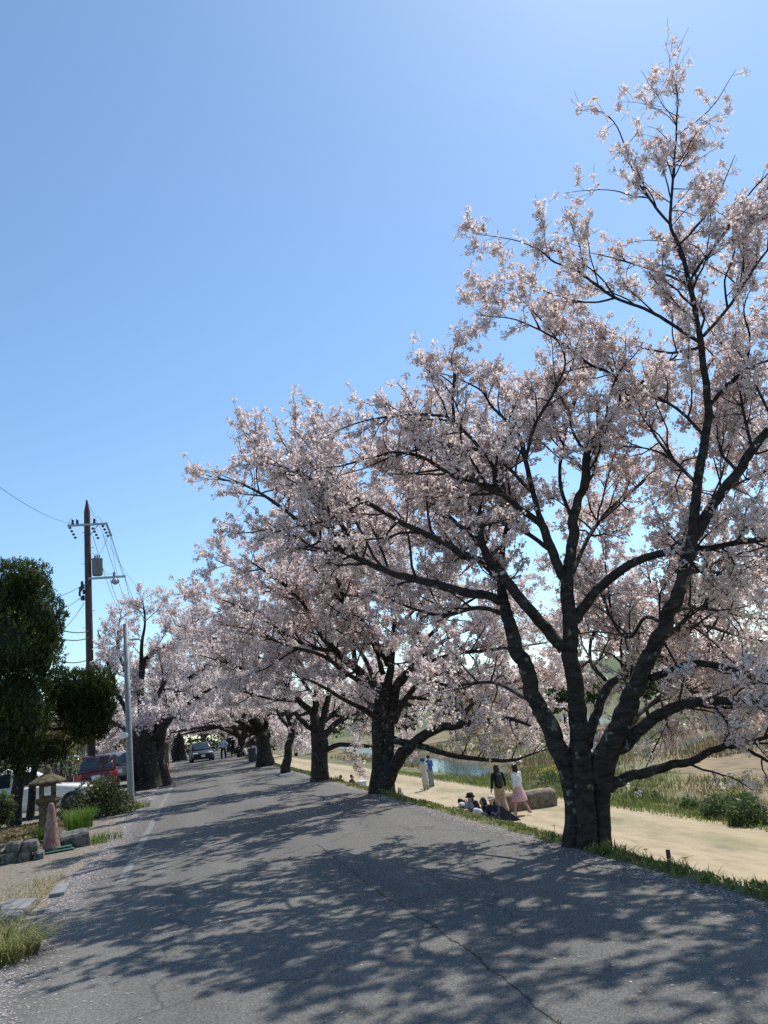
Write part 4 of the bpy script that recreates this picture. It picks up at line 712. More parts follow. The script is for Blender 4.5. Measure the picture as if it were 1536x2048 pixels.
l1_limbs = [
    L([(315, 1475, D1, 24), (325, 1440, D1, 17), (345, 1400, D1 - .5, 14), (379, 1358, D1 - 1, 12), (410, 1335, D1 - 1.5, 9), (450, 1312, D1 - 2, 5), (500, 1290, D1 - 2.4, 2)], 0.2),
    L([(318, 1470, D1, 18), (345, 1435, D1 + .5, 12), (385, 1400, D1 + 1, 9), (430, 1375, D1 + 1.5, 6), (480, 1365, D1 + 2, 2)], 0.2),
    L([(282, 1480, D1, 24), (283, 1420, D1, 18), (282, 1360, D1, 14), (290, 1320, D1, 12), (325, 1296, D1, 8), (370, 1270, D1, 5), (400, 1235, D1, 2)], 0.25),
    L([(285, 1345, D1, 11), (283, 1290, D1 - .3, 8), (290, 1240, D1 - .5, 5), (285, 1200, D1 - .6, 2)], 0.2),
    L([(275, 1470, D1, 16), (250, 1420, D1 - .5, 11), (230, 1370, D1 - 1, 8), (210, 1310, D1 - 1.4, 5), (195, 1260, D1 - 1.7, 2)], 0.25),
    L([(282, 1400, D1, 12), (255, 1350, D1 + .8, 9), (235, 1290, D1 + 1.5, 6), (240, 1235, D1 + 2, 3)], 0.2),
    L([(290, 1440, D1, 14), (320, 1380, D1 + 1.5, 10), (350, 1330, D1 + 2.6, 7), (370, 1270, D1 + 3.5, 4), (360, 1220, D1 + 4, 2)], 0.2),
    L([(270, 1480, D1, 12), (245, 1455, D1 + 1, 9), (215, 1440, D1 + 2, 6), (190, 1430, D1 + 3, 3)], 0.25),
    L([(310, 1480, D1, 13), (330, 1450, D1 - 1.5, 10), (345, 1435, D1 - 3, 7), (365, 1440, D1 - 4.2, 3)], 0.25),
]
print('L1', cherry('cherry_tree', l1, l1_trunk, l1_limbs, 61, 'old cherry with a massive double trunk on the left roadside behind the grey pole', lod=2, sp1=0.2, sp2=0.11, spc=0.08, cscale=2.1, l1=(1.2, 2.8), l2=(0.4, 1.0), trunk_sides=16, thick=1.5, up1=(-0.2, 0.4), clear=road_clear))
l2 = np.array((-1.6, 88.0, 0))
print('L2', grown(l2, 63, 'left-side cherry with a forked trunk rising directly behind the dark blue car', 8, 5.2, 0.55, 3.4, (0.1, 0), 7, 2, 0.34, 0.17, 0.105, 3.0, side=0))
for x, y, sd, lb in ((-3.2, 58, 64, 'left-side cherry whose crown hangs over the tiled gate roof'), (-2.4, 106, 66, 'farthest cherry at the end of the left row'), (1.5, 132, 67, 'distant cherry closing the end of the road')):
    print('left', grown((x, y, 0), sd, lb, 8, 5.2, 0.4, 2.4, (0, 0), 9, 2, 0.38, 0.18, 0.11, 3.1, side=0))

# ------------------------------------------------------------------ grass, leaves, petals
def blades(g, base, h, w, lean=0.35, c0=(0.08, 0.13, 0.03), c1=(0.2, 0.26, 0.06), segs=2, droop=0.3, tip=None):
    n = len(base); a = g.uniform(0, 6.283, n); d = np.stack([np.cos(a), np.sin(a), 0 * a], -1); s = np.stack([-np.sin(a), np.cos(a), 0 * a], -1)
    h = h * np.ones(n); ln = (lean * g.uniform(0.2, 1.4, n) * h)[:, None]; wv = (w * g.uniform(0.7, 1.3, n))[:, None]; rows = []
    for k in range(segs + 1):
        t = k / segs; c = base + d * ln * t ** 1.8 + np.array([0, 0, 1.0]) * (h * (t - droop * t ** 3))[:, None]; ww = wv * (1 - t) ** 0.7
        rows += [c - s * ww / 2, c + s * ww / 2] if k < segs else [c]
    V = np.stack(rows, 1); m = V.shape[1]; off = (np.arange(n) * m)[:, None]; T = []
    for k in range(segs - 1):
        T += [off + np.array([2 * k, 2 * k + 1, 2 * k + 3]), off + np.array([2 * k, 2 * k + 3, 2 * k + 2])]
    T += [off + np.array([2 * segs - 2, 2 * segs - 1, 2 * segs])]
    col = mixc(c0, c1, g.random(n)) * g.uniform(0.75, 1.15, (n, 1)); C = np.repeat(col[:, None], m, 1)
    return V.reshape(-1, 3), np.concatenate(T), C.reshape(-1, 3)
def join(*parts):
    V, T, C = [], [], []; o = 0
    for v, t, c in parts: V.append(v); T.append(t + o); C.append(c); o += len(v)
    return np.concatenate(V), np.concatenate(T), np.concatenate(C)
def on_ground(x, y): return np.stack([x, y, terrain_z(x, y)], -1)
def leaves(g, pos, size, c0, c1, nrm=None, long=1.6):          # small leaf quads bent along the rib
    n = len(pos); Rm = quat_rot(g, n); a, b, c = Rm[:, :, 0], Rm[:, :, 1], Rm[:, :, 2]; s = (size * g.uniform(0.6, 1.3, n))[:, None]
    V = np.stack([pos - a * s * long / 2, pos + b * s / 2 + c * s * 0.12, pos + a * s * long / 2, pos - b * s / 2 + c * s * 0.12], 1); off = (np.arange(n) * 4)[:, None]
    T = np.concatenate([off + np.array([0, 1, 2]), off + np.array([0, 2, 3])]); col = mixc(c0, c1, g.random(n)); return V.reshape(-1, 3), T, np.repeat(col, 4, 0)

g = np.random.default_rng(101)
# verge: short green grass, denser close by
def strip_pts(n, x0, x1, y0, y1, p=1.0): return g.uniform(x0, x1, n), y0 + (y1 - y0) * g.random(n) ** p
x, y = strip_pts(21000, 3.9, 4.7, 2.5, 30, 1.5); keep = vnoise(x, y, 2.4, 3) + 0.75 - 1.4 * np.clip(4.08 - x, 0, 1) * 4 > g.random(len(x)) * 0.8; x, y = x[keep], y[keep]
p1_ = blades(g, on_ground(x, y), g.uniform(0.04, 0.12, len(x)), 0.009, 0.7, (0.08, 0.12, 0.02), (0.26, 0.28, 0.07), 2)
x, y = strip_pts(14000, 3.9, 5.0, 28, 110, 1.4)
p2_ = blades(g, on_ground(x, y), g.uniform(0.06, 0.16, len(x)), 0.03, 0.5, (0.07, 0.11, 0.025), (0.2, 0.25, 0.06), 2)
x, y = strip_pts(16000, 4.9, 7.3, 2.5, 60, 1.5)
p3_ = blades(g, on_ground(x, y), g.uniform(0.04, 0.13, len(x)), 0.014, 0.6, (0.08, 0.11, 0.03), (0.22, 0.22, 0.08), 2)
nt = 130; tx, ty = strip_pts(nt, 4.0, 4.8, 3.5, 22, 1.3); kx = np.repeat(tx, 26) + g.normal(0, 0.05, nt * 26); ky = np.repeat(ty, 26) + g.normal(0, 0.05, nt * 26)
p4_ = blades(g, on_ground(kx, ky), g.uniform(0.06, 0.2, len(kx)) * np.interp(ky, [3, 8, 11], [1, 0.9, 0.5]), 0.011, 0.9, (0.10, 0.14, 0.025), (0.28, 0.30, 0.07), 3)
feet = []
for bx0, by0, rr0, nn in ((T1_base[0], T1_base[1], 0.36, 420), (b2[0], b2[1], 0.5, 420), (b3[0], b3[1], 0.5, 300)):
    aa = g.uniform(0, 6.283, nn); rad_ = rr0 + g.uniform(-0.06, 0.16, nn); xx, yy = bx0 + np.cos(aa) * rad_, by0 + np.sin(aa) * rad_; ok = xx > 3.98; xx, yy = xx[ok], yy[ok]
    feet.append(blades(g, on_ground(xx, yy), g.uniform(0.06, 0.24, len(xx)), 0.012, 0.6, (0.08, 0.12, 0.02), (0.25, 0.28, 0.06), 3))
v, t, c = join(p1_, p2_, p3_, p4_, *feet); vg = mesh_np('verge_grass', v, [t], M['grass'], col=c)
tag(vg, 'uneven strip of green grass along the right edge of the road', 'grass', kind='stuff')
# broad-leaved weeds and dandelions on the verge
nb = 9000; x, y = strip_pts(nb, 3.97, 4.6, 3, 22, 1.6); keep = vnoise(x, y, 3.1, 9) > -0.15; x, y = x[keep], y[keep]
q = on_ground(x, y); q[:, 2] += g.uniform(0.01, 0.055, len(q))
v, t, c = leaves(g, q, 0.027, (0.09, 0.13, 0.025), (0.27, 0.30, 0.08))
o = mesh_np('verge_weeds', v, [t], M['leaf'], col=c); tag(o, 'broad-leaved weeds low among the verge grass', 'weeds', kind='stuff')
for k, (px, py) in enumerate(((1222, 1712), (1254, 1722), (1296, 1730), (1345, 1752), (1110, 1672), (1375, 1748))):
    b = gr(px, py, 0.0); b[2] = float(terrain_z(b[0], b[1])); r = thing('dandelion', b, 0, ['yellow dandelion by the right foot of the nearest trunk', 'yellow dandelion second from the nearest trunk', 'yellow dandelion midway between the nearest trunk and the dark peg', 'yellow dandelion just right of the dark peg', 'yellow dandelion left of the nearest trunk', 'yellow dandelion farthest right on the verge'][k], 'dandelion', 'dandelions on the verge')
    mb = MB().tube([(0, 0, -0.01), (0.01, 0, 0.06), (0.012, 0.01, 0.12)], 0.003, 5); mb.build('stem', M['green_plastic'], r)
    vv, tt_, cc = [], [], []
    for j in range(14):
        w = j * 6.283 / 14; n0 = len(vv); vv += [(0.012, 0.01, 0.12), (0.012 + 0.026 * math.cos(w - 0.2), 0.01 + 0.026 * math.sin(w - 0.2), 0.132), (0.012 + 0.026 * math.cos(w + 0.2), 0.01 + 0.026 * math.sin(w + 0.2), 0.132)]; tt_.append((n0, n0 + 1, n0 + 2)); cc += [(0.7, 0.5, 0.02)] * 3
    mesh_np('flower_head', vv, [np.array(tt_)], M['leaf'], r, col=np.array(cc))
b = gr(1340, 1738, 0.0); pg = MB().tube([(0, 0, -0.05), (0.015, 0, 0.16)], [0.022, 0.02], 8).build('peg', M['wood_dark']); pg.location = b; tag(pg, 'short dark wooden peg stuck in the verge grass', 'peg')
# weeds in the crack
k = g.integers(0, len(cy_), 700); k = k[(cy_[k] < 12) & (vnoise(cy_[k], cy_[k] * 0, 2.0, 7) > -0.1)]
q = np.stack([cx_[k] + g.normal(0, 0.008, len(k)), cy_[k] + g.normal(0, 0.03, len(k)), road_z(cx_[k]) + 0.002], -1)
v, t, c = blades(g, q, g.uniform(0.008, 0.028, len(q)), 0.006, 0.9, (0.09, 0.11, 0.03), (0.22, 0.2, 0.09), 2); o = mesh_np('crack_moss', v, [t], M['grass'], col=c); tag(o, 'moss and tiny weeds in the long crack of the asphalt', 'moss', kind='stuff')
# meadow beyond the path and reeds by the river
x, y = strip_pts(42000, 13.2, 22, 8, 48, 1.2); dens = vnoise(x, y, 0.6, 12) + 0.55 > g.random(len(x)) * 1.0; x, y = x[dens], y[dens]
mixg = np.clip(vnoise(x, y, 0.45, 15) + 0.45, 0, 1); v1 = blades(g, on_ground(x, y), g.uniform(0.15, 0.5, len(x)) * (0.6 + 0.6 * mixg), 0.028, 0.5, (0.11, 0.15, 0.03), (0.26, 0.29, 0.08), 2)
v1c = v1[2].reshape(len(x), -1, 3); v1c *= (1 - 0.5 * (1 - mixg))[:, None, None] * np.array([1, 1, 1.0]); v1c += ((1 - mixg)[:, None, None]) * np.array([0.07, 0.05, 0.03])
x, y = strip_pts(9000, 13.0, 14.2, 6, 60, 1.2); v2 = blades(g, on_ground(x, y), g.uniform(0.08, 0.25, len(x)), 0.025, 0.6, (0.12, 0.17, 0.03), (0.26, 0.32, 0.07), 2)
v, t, c = join((v1[0], v1[1], v1c.reshape(-1, 3)), v2); o = mesh_np('meadow_grass', v, [t], M['grass'], col=c); tag(o, 'mixed green and dry grass of the riverside meadow beyond the sand path', 'grass', kind='stuff')
x, y = strip_pts(60000, 17, 62, 40, 105, 1.1); z = terrain_z(x, y); keep = (z > WATER_Z + 0.12) & (vnoise(x, y, 0.3, 18) + 0.5 > g.random(len(x))); x, y = x[keep], y[keep]
v, t, c = blades(g, on_ground(x, y), g.uniform(0.2, 0.7, len(x)), 0.07, 0.35, (0.17, 0.125, 0.065), (0.29, 0.23, 0.12), 2)
gm = np.clip(vnoise(x, y, 0.16, 27) * 2.5 + 0.1, 0, 1); cc = c.reshape(len(x), -1, 3); cc[:] = cc * (1 - gm)[:, None, None] + gm[:, None, None] * np.array([0.14, 0.18, 0.055])
o = mesh_np('reed_beds', v, [t], M['grass'], col=c); tag(o, 'brown dry reed beds on the flats beside the river', 'reeds', kind='stuff')
# bushy weeds along the far edge of the path
def weed(b, hgt, rad, n, c0, c1, label, group, yellow=0):
    r = thing('weed_clump', b, 0, label, 'weed', group); aa = g.uniform(0, 6.283, n); rr = rad * np.sqrt(g.random(n)); q = np.stack([rr * np.cos(aa), rr * np.sin(aa), hgt * g.random(n) ** 0.8 * (1.05 - (rr / rad) ** 2 * 0.6)], -1)
    v, t, c = leaves(g, q, 0.06, c0, c1, long=2.2); mesh_np('foliage', v, [t], M['leaf'], r, col=c, kind='stuff')
    m_ = 60; q = np.stack([g.normal(0, rad * 0.35, m_), g.normal(0, rad * 0.35, m_), np.zeros(m_)], -1); v, t, c = blades(g, q, g.uniform(0.4, 1.05, m_) * hgt, 0.02, 0.5, (0.08, 0.12, 0.03), (0.18, 0.2, 0.07), 3); mesh_np('stems', v, [t], M['grass'], r, col=c, kind='stuff')
    if yellow:
        q = np.stack([g.normal(0, rad * 0.5, yellow), g.normal(0, rad * 0.5, yellow), hgt * g.uniform(0.75, 1.1, yellow)], -1); v, t, c = leaves(g, q, 0.045, (0.6, 0.45, 0.03), (0.75, 0.6, 0.08)); mesh_np('flowers', v, [t], M['leaf'], r, col=c, kind='stuff')
for (px, py, h, rd, n, lb, ye) in ((1500, 1655, 0.75, 0.5, 900, 'largest dark green weed clump at the path edge, far right', 0), (1440, 1640, 0.65, 0.45, 700, 'leafy weed clump left of the largest one at the path edge', 0), (1380, 1618, 0.4, 0.3, 350, 'small round weed clump at the path edge in the middle of the meadow edge', 0), (1275, 1592, 0.4, 0.4, 400, 'low weed clump at the path edge just right of the nearest trunk', 0), (1470, 1580, 0.5, 0.7, 500, 'yellow-flowering weed clump deep in the meadow on the right', 70), (1108, 1560, 0.8, 0.8, 700, 'yellow-flowering bush just left of the nearest trunk by the brown block', 160), (1310, 1598, 0.35, 0.3, 260, 'tuft of weeds between two larger clumps on the path edge', 0)):
    b = gr(px, py, -2.1); b[2] = float(terrain_z(b[0], b[1])) - 0.02; weed(b, h, rd, n, (0.05, 0.09, 0.03), (0.15, 0.20, 0.07), lb, 'weed clumps along the far side of the path', ye)

# fallen petals
def petals(x, y, z, size, cbase):
    n = len(x); a = g.uniform(0, 6.283, n); tilt = g.uniform(0, 0.35, n); s = size * g.uniform(0.6, 1.3, n); u = np.stack([np.cos(a), np.sin(a), 0 * a], -1) * s[:, None]; w = np.stack([-np.sin(a), np.cos(a), tilt], -1) * (s * 0.75)[:, None]
    p = np.stack([x, y, z + 0.004], -1); V = np.stack([p - u * 0.5, p + w * 0.4, p + u * 0.5, p - w * np.array([0.4, 0.4, 0])], 1); off = (np.arange(n) * 4)[:, None]
    T = np.concatenate([off + np.array([0, 1, 2]), off + np.array([0, 2, 3])]); col = np.asarray(cbase) * g.uniform(0.85, 1.05, (n, 1)); return V.reshape(-1, 3), T, np.repeat(col, 4, 0)
PC = (0.88, 0.79, 0.79)
xa, ya = strip_pts(7500, -1.7, 3.9, 3, 26, 1.45); ka = (vnoise(xa, ya, 0.8, 41) + 0.4 + 0.5 * np.clip(-0.2 - xa, 0, 2)) > g.random(len(xa)) * 1.5; xa, ya = xa[ka], ya[ka]
nL = 15000; yl = 6 + 34 * g.random(nL) ** 1.5; xl = -1.62 + np.where(g.random(nL) < 0.55, np.abs(g.normal(0, 0.2, nL)), -np.abs(g.normal(0, 0.3, nL)))
nR = 6500; yr = 3 + 30 * g.random(nR) ** 1.4; xr = 3.93 - np.abs(g.normal(0, 0.16, nR)) + (g.random(nR) < 0.3) * 0.2
xb = np.concatenate([xa, xl, xr]); yb = np.concatenate([ya, yl, yr])
zb = np.where((xb > -1.75) & (xb < 3.95), road_z(xb), np.maximum(terrain_z(xb, yb), 0.006))
xp, yp = strip_pts(5000, 6.9, 13.2, 8, 45, 1.2); xb = np.concatenate([xb, xp]); yb = np.concatenate([yb, yp]); zb = np.concatenate([zb, terrain_z(xp, yp) + 0.014])
v, t, c = petals(xb, yb, zb, 0.021 + 0.0007 * yb, PC); o = mesh_np('fallen_petals', v, [t], M['petal'], col=c); tag(o, 'pale fallen petals strewn over the road and its edges', 'petals', kind='stuff')
xa, ya = strip_pts(6000, -6.5, -1.6, 6.5, 30, 1.3); v1 = petals(xa, ya, xa * 0 + 0.006, 0.03, (0.75, 0.68, 0.62)); xa, ya = strip_pts(5000, -6.5, -1.7, 6.5, 24, 1.3)
v2 = blades(g, np.stack([xa, ya, xa * 0], -1), g.uniform(0.02, 0.07, len(xa)), 0.007, 1.5, (0.25, 0.2, 0.08), (0.42, 0.34, 0.16), 2)
v, t, c = join(v1, v2); o = mesh_np('yard_litter', v, [t], M['grass'], col=c); tag(o, 'dry grass bits and petals littering the gravel yard', 'litter', kind='stuff')

# ------------------------------------------------------------------ left foreground: grass clump, flagstones
b = gr(22, 1930); b[2] = 0
def clump(b, n, h, rad, label, c0, c1, w=0.011, name='grass_clump', group=None, lean=0.8):
    r = thing(name, b, 0, label, 'plant', group); aa = g.uniform(0, 6.283, n); rr = rad * np.sqrt(g.random(n)); q = np.stack([rr * np.cos(aa), rr * np.sin(aa), 0 * rr], -1)
    a = aa + g.normal(0, 0.5, n); d = np.stack([np.cos(a), np.sin(a), 0 * a], -1); s = np.stack([-np.sin(a), np.cos(a), 0 * a], -1); hh = h * g.uniform(0.6, 1.15, n); ll = hh * lean * g.uniform(0.4, 1.3, n); rows = []
    for k in range(6):
        t = k / 5; cpt = q + d * (ll * t ** 1.4)[:, None] + np.array([0, 0, 1.0]) * (hh * (1.55 * t - 1.05 * t * t * g.uniform(0.75, 1.05, n)))[:, None]; ww = (w * g.uniform(0.7, 1.2, n) * (1 - t * 0.85))[:, None]
        rows += [cpt - s * ww / 2, cpt + s * ww / 2]
    V = np.stack(rows, 1); off = (np.arange(n) * 12)[:, None]; T = np.concatenate([off + np.array([2 * k, 2 * k + 1, 2 * k + 3]) for k in range(5)] + [off + np.array([2 * k, 2 * k + 3, 2 * k + 2]) for k in range(5)])
    C = np.repeat((mixc(c0, c1, g.random(n)))[:, None], 12, 1); mesh_np('blades', V.reshape(-1, 3), [T], M['grass'], r, col=C.reshape(-1, 3), kind='stuff'); return r
clump(gr(8, 1922), 620, 0.34, 0.26, 'arching clump of long-bladed grass at the bottom left edge', (0.11, 0.14, 0.035), (0.36, 0.34, 0.14), name='grass_clump', lean=1.25)
clump(gr(-60, 1900), 380, 0.40, 0.32, 'second long-bladed grass clump cut off by the left frame edge', (0.11, 0.14, 0.035), (0.34, 0.32, 0.13), name='grass_clump', lean=1.2)
n = 2600; x = -1.85 - np.abs(g.normal(0, 0.35, n)); y = 7.3 + 5.5 * g.random(n); v, t, c = blades(g, np.stack([x, y, 0 * x], -1), g.uniform(0.02, 0.09, n), 0.008, 1.0, (0.28, 0.24, 0.08), (0.42, 0.36, 0.16), 3)
o = mesh_np('dry_grass', v, [t], M['grass'], col=c); tag(o, 'yellowed dry grass fringe beside the left road edge', 'grass', kind='stuff')
def slab(pts, lb, z=0.05):
    P = [gr(px, py, z) for px, py in pts]; c0 = sum(P) / len(P); c0[2] = 0; me = MB(); top = [Vector(p - c0) for p in P]; bot = [Vector((p.x, p.y, -0.02)) for p in top]; ins = [Vector((p.x * 0.96, p.y * 0.96, p.z + 0.008)) for p in top]; n = len(P)
    me.add(bot + top + ins, [tuple(range(2 * n, 3 * n))] + [(i, (i + 1) % n, n + (i + 1) % n, n + i) for i in range(n)] + [(n + i, n + (i + 1) % n, 2 * n + (i + 1) % n, 2 * n + i) for i in range(n)])
    o = me.build('flagstone', M['slab']); o.location = c0; tag(o, lb, 'flagstone', 'flagstones in the yard')
slab([(-60, 1846), (30, 1836), (74, 1796), (40, 1798), (-40, 1812)], 'large pale flagstone at the left frame edge above the grass clump')
slab([(98, 1789), (128, 1784), (140, 1764), (118, 1766)], 'small squarish flagstone beside the road edge')

# ------------------------------------------------------------------ garden bed: stone wall, lantern, cones
bed = gr(60, 1722)
wall = thing('stone_wall', bed, 0, 'low dry wall of rough grey stones in front of the lantern', 'wall')
def rock(g, d, seed=0):
    v = []; f = []
    for i, th in enumerate((-1.0, -0.55, 0.1, 0.7, 1.0)):
        for k in range(8):
            w = k * math.pi / 4; e = 0.62
            cx, sx_ = math.cos(w), math.sin(w); cx = math.copysign(abs(cx) ** e, cx); sx_ = math.copysign(abs(sx_) ** e, sx_)
            r = 1.0 if abs(th) < 0.8 else 0.86
            j = 1 + g.normal(0, 0.11); v.append((cx * r * d[0] / 2 * j, sx_ * r * d[1] / 2 * j, th * d[2] / 2))
    for i in range(4):
        for k in range(8): f.append((i * 8 + k, i * 8 + (k + 1) % 8, i * 8 + 8 + (k + 1) % 8, i * 8 + 8 + k))
    f += [tuple(range(7, -1, -1)), tuple(range(32, 40))]; return MB().add(v, f)
wy = float(bed[1])
for row in range(2):
    xx = -2.6 - row * 0.09
    while xx > -5.6:
        wd = g.uniform(0.14, 0.42); o = rock(g, (wd, 0.26, 0.18 + g.uniform(-0.05, 0.04))).build('stone', M['rock_dark'], wall, False); o.location = (xx - wd / 2 - bed[0], 0.06 + row * 0.05 + g.uniform(-0.02, 0.02) + (xx + 2.95) * -0.02, 0.07 + row * 0.16); o.rotation_euler = (g.uniform(-0.15, 0.15), g.uniform(-0.18, 0.18), g.uniform(-0.2, 0.2)); xx -= wd + 0.01
mb = MB(); bx = []
for i in range(14):
    for j in range(12):
        x = -2.7 - i * 0.75; y = wy + 0.12 + j * 0.75; bx.append((x, y, (0.27 + 0.03 * math.sin(x * 3 + y)) * (1 - j / 11) ** 0.5 + 0.01 - 0.3 * (i == 0) - 0.12 * (j == 0)))
fs = [(i * 12 + j, i * 12 + j + 1, i * 12 + 13 + j, i * 12 + 12 + j) for i in range(13) for j in range(11)]
o = mesh_np('garden_bed', np.array(bx), [np.array(fs)], M['bed_soil'], smooth=True, kind='structure')
x = g.uniform(-8, -2.9, 5000); y = wy + 0.2 + 7 * g.random(5000); v1 = leaves(g, np.stack([x, y, 0.28 * np.clip(1 - (y - wy) / 8.3, 0, 1) ** 0.5 + 0.02 + 0 * x], -1), 0.05, (0.10, 0.075, 0.03), (0.30, 0.22, 0.09))
o = mesh_np('leaf_litter', v1[0], [v1[1]], M['leaf'], col=v1[2]); tag(o, 'brown leaf litter on the garden bed round the lantern', 'litter', kind='stuff')
# big edging rock right of the cone
o = rock(g, (0.6, 0.5, 0.34)).build('garden_rock', M['rock_dark'], None, False); q = gr(140, 1700); o.location = (q[0] + 0.02, q[1] + 0.35, 0.1); o.rotation_euler = (0.1, -0.12, 0.3); tag(o, 'dark angular rock at the bed corner right of the faded cone', 'rock')
lp = gr(92, 1690); lp = np.array([lp[0] + 0.05, lp[1] - 0.1, 0.26]); ln_ = thing('stone_lantern', lp, 0.25, 'weathered brown stone lantern with a wide roof and square window', 'lantern'); ln_.scale = (0.72, 0.72, 0.80)
def sq(mb, z0, z1, a0, a1): mb.box((0, 0, (z0 + z1) / 2), (a0, a0, z1 - z0), taper=a1 / a0)
m_ = MB(); m_.lathe((0, 0, 0), [(0.28, -0.1), (0.26, 0.0), (0.235, 0.04), (0.225, 0.45), (0.23, 0.62)], 6); m_.build('post', M['lantern'], ln_)
m_ = MB(); m_.lathe((0, 0, 0.62), [(0.24, 0.0), (0.30, 0.05), (0.335, 0.10), (0.335, 0.155), (0.30, 0.17)], 6); m_.build('platform', M['lantern'], ln_)
m_ = MB()
for sx_ in (-1, 1):
    for sy_ in (-1, 1): m_.box((sx_ * 0.155, sy_ * 0.155, 0.95), (0.10, 0.10, 0.32))
m_.box((0, 0, 0.815), (0.405, 0.405, 0.05)); m_.box((0, 0, 1.085), (0.407, 0.407, 0.05)); m_.build('fire_box', M['lantern'], ln_)
m_ = MB(); m_.lathe((0, 0, 1.11), [(0.30, -0.01), (0.50, 0.03), (0.505, 0.07), (0.40, 0.13), (0.26, 0.20), (0.13, 0.26)], 6); m_.build('roof', M['lantern'], ln_)
m_ = MB(); m_.lathe((0, 0, 1.37), [(0.11, 0), (0.12, 0.03), (0.07, 0.05), (0.10, 0.09), (0.10, 0.13), (0.05, 0.19), (0.01, 0.23)], 12); m_.build('finial', M['lantern'], ln_, True)
cp = gr(103, 1706); cn = thing('traffic_cone', (cp[0], cp[1], 0), 0.3, 'faded pink traffic cone on a green base beside the lantern', 'traffic cone')
m_ = MB(); m_.lathe((0, 0, 0.05), [(0.165, 0), (0.15, 0.06), (0.105, 0.42), (0.058, 0.74), (0.045, 0.79), (0.02, 0.81)], 24); m_.build('cone_body', M['cone'], cn, True)
m_ = MB(); m_.bbox((0.05, 0, 0.03), (0.62, 0.42, 0.04), 0.015); m_.bbox((0.08, -0.1, 0.075), (0.5, 0.1, 0.035), 0.012, 0.1); m_.build('base', M['green_plastic'], cn)
q = gr(341, 1553); cn = thing('traffic_cone', (q[0] - 0.15, q[1], 0), 0, 'orange traffic cone at the foot of the massive left cherry trunk', 'traffic cone')
m_ = MB(); m_.lathe((0, 0, 0.04), [(0.15, 0), (0.14, 0.05), (0.05, 0.6), (0.03, 0.66)], 16); m_.build('cone_body', M['cone_orange'], cn, True); m_ = MB(); m_.bbox((0, 0, 0.02), (0.38, 0.38, 0.04), 0.015); m_.build('base', M['cone_orange'], cn)
clump(np.array([lp[0] + 0.55, lp[1] + 0.3, 0.2]), 420, 0.55, 0.28, 'tall bright green grass tuft between the lantern and the round shrub', (0.06, 0.13, 0.015), (0.17, 0.27, 0.04), 0.012, 'grass_tuft', None, 0.5)
clump(np.array([lp[0] - 0.05, lp[1] - 0.42, 0.15]), 240, 0.35, 0.16, 'dark grass tuft at the foot of the stone lantern', (0.04, 0.09, 0.015), (0.10, 0.17, 0.03), 0.010, 'grass_tuft', None, 0.5)
clump(gr(185, 1690) + np.array([0, 0.4, 0]), 420, 0.22, 0.5, 'low grass patch at the road edge below the shrub', (0.08, 0.13, 0.02), (0.2, 0.27, 0.05), 0.010, 'grass_tuft', None, 0.7)
clump(gr(255, 1622) + np.array([0, 0.4, 0]), 420, 0.3, 0.6, 'grass tuft round the foot of the grey pole', (0.08, 0.13, 0.02), (0.2, 0.27, 0.05), 0.014, 'grass_tuft', None, 0.6)

# ------------------------------------------------------------------ evergreen garden trees and shrubs
def blob_points(g, blobs, n, shell=0.35):
    wts = np.array([b[3] * b[4] + b[4] * b[5] + b[3] * b[5] for b in blobs]); k = g.choice(len(blobs), n, p=wts / wts.sum()); d = norm(g.standard_normal((n, 3))); rr = 1 - shell * g.random(n) ** 1.6
    c = np.array([b[:3] for b in blobs])[k]; s = np.array([b[3:6] for b in blobs])[k]; bump = 1 + 0.10 * np.sin(d[:, 0] * 9 + k) * np.cos(d[:, 2] * 8 + k * 2) + 0.06 * np.sin(d[:, 1] * 17 + d[:, 2] * 13)
    return c + d * s * (rr * bump)[:, None], d, rr
def conifer(g, root, blobs, n, size, c0, c1):
    m_ = n // 9; p, d, rr = blob_points(g, blobs, m_, 0.25); p = p + g.normal(0, 0.05, p.shape); tone = np.repeat(g.normal(0, 0.22, m_), 9); n = m_ * 9; up0 = norm(d * 0.7 + np.array([0, 0, 1.1]) + g.normal(0, 0.3, d.shape))
    along = np.tile(np.linspace(-0.5, 1.0, 9), m_)[:, None]; p = np.repeat(p, 9, 0) + np.repeat(up0, 9, 0) * along * size * 1.6 + g.normal(0, size * 0.35, (n, 3)); up = norm(np.repeat(up0, 9, 0) + g.normal(0, 0.45, (n, 3))); s = (size * g.uniform(0.6, 1.4, n))[:, None]; side = norm(np.cross(up, g.standard_normal((n, 3))))
    V = np.stack([p - side * s * 0.35, p + up * s, p + side * s * 0.35, p + up * s * 0.3 + np.cross(up, side) * s * 0.35], 1); off = (np.arange(n) * 4)[:, None]; T = np.concatenate([off + np.array([0, 2, 1]), off + np.array([0, 3, 1])])
    col = mixc(c0, c1, np.clip(0.45 + tone + 0.12 * g.standard_normal(n) + 0.25 * np.sin(p[:, 2] * 3 + p[:, 0] * 2), 0, 1)); mesh_np('foliage', V.reshape(-1, 3), [T], M['leaf'], root, col=np.repeat(col, 4, 0), kind='stuff')
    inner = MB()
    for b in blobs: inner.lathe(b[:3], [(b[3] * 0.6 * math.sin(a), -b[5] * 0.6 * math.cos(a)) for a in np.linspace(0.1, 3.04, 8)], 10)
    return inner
def rel(px, py, D, base): return tuple(at(px, py, D) - base)
def px2m(px, D): return px / F * D * 1.02
DJ = 20.5
jb = gr(28, 1652, 0.3); jb = np.array([at(28, 1648, DJ)[0], at(28, 1648, DJ)[1], 0.25])
jr = thing('juniper', jb, 0, 'tall dense dark green juniper at the left edge with a bare leaning trunk', 'juniper')
bl = []
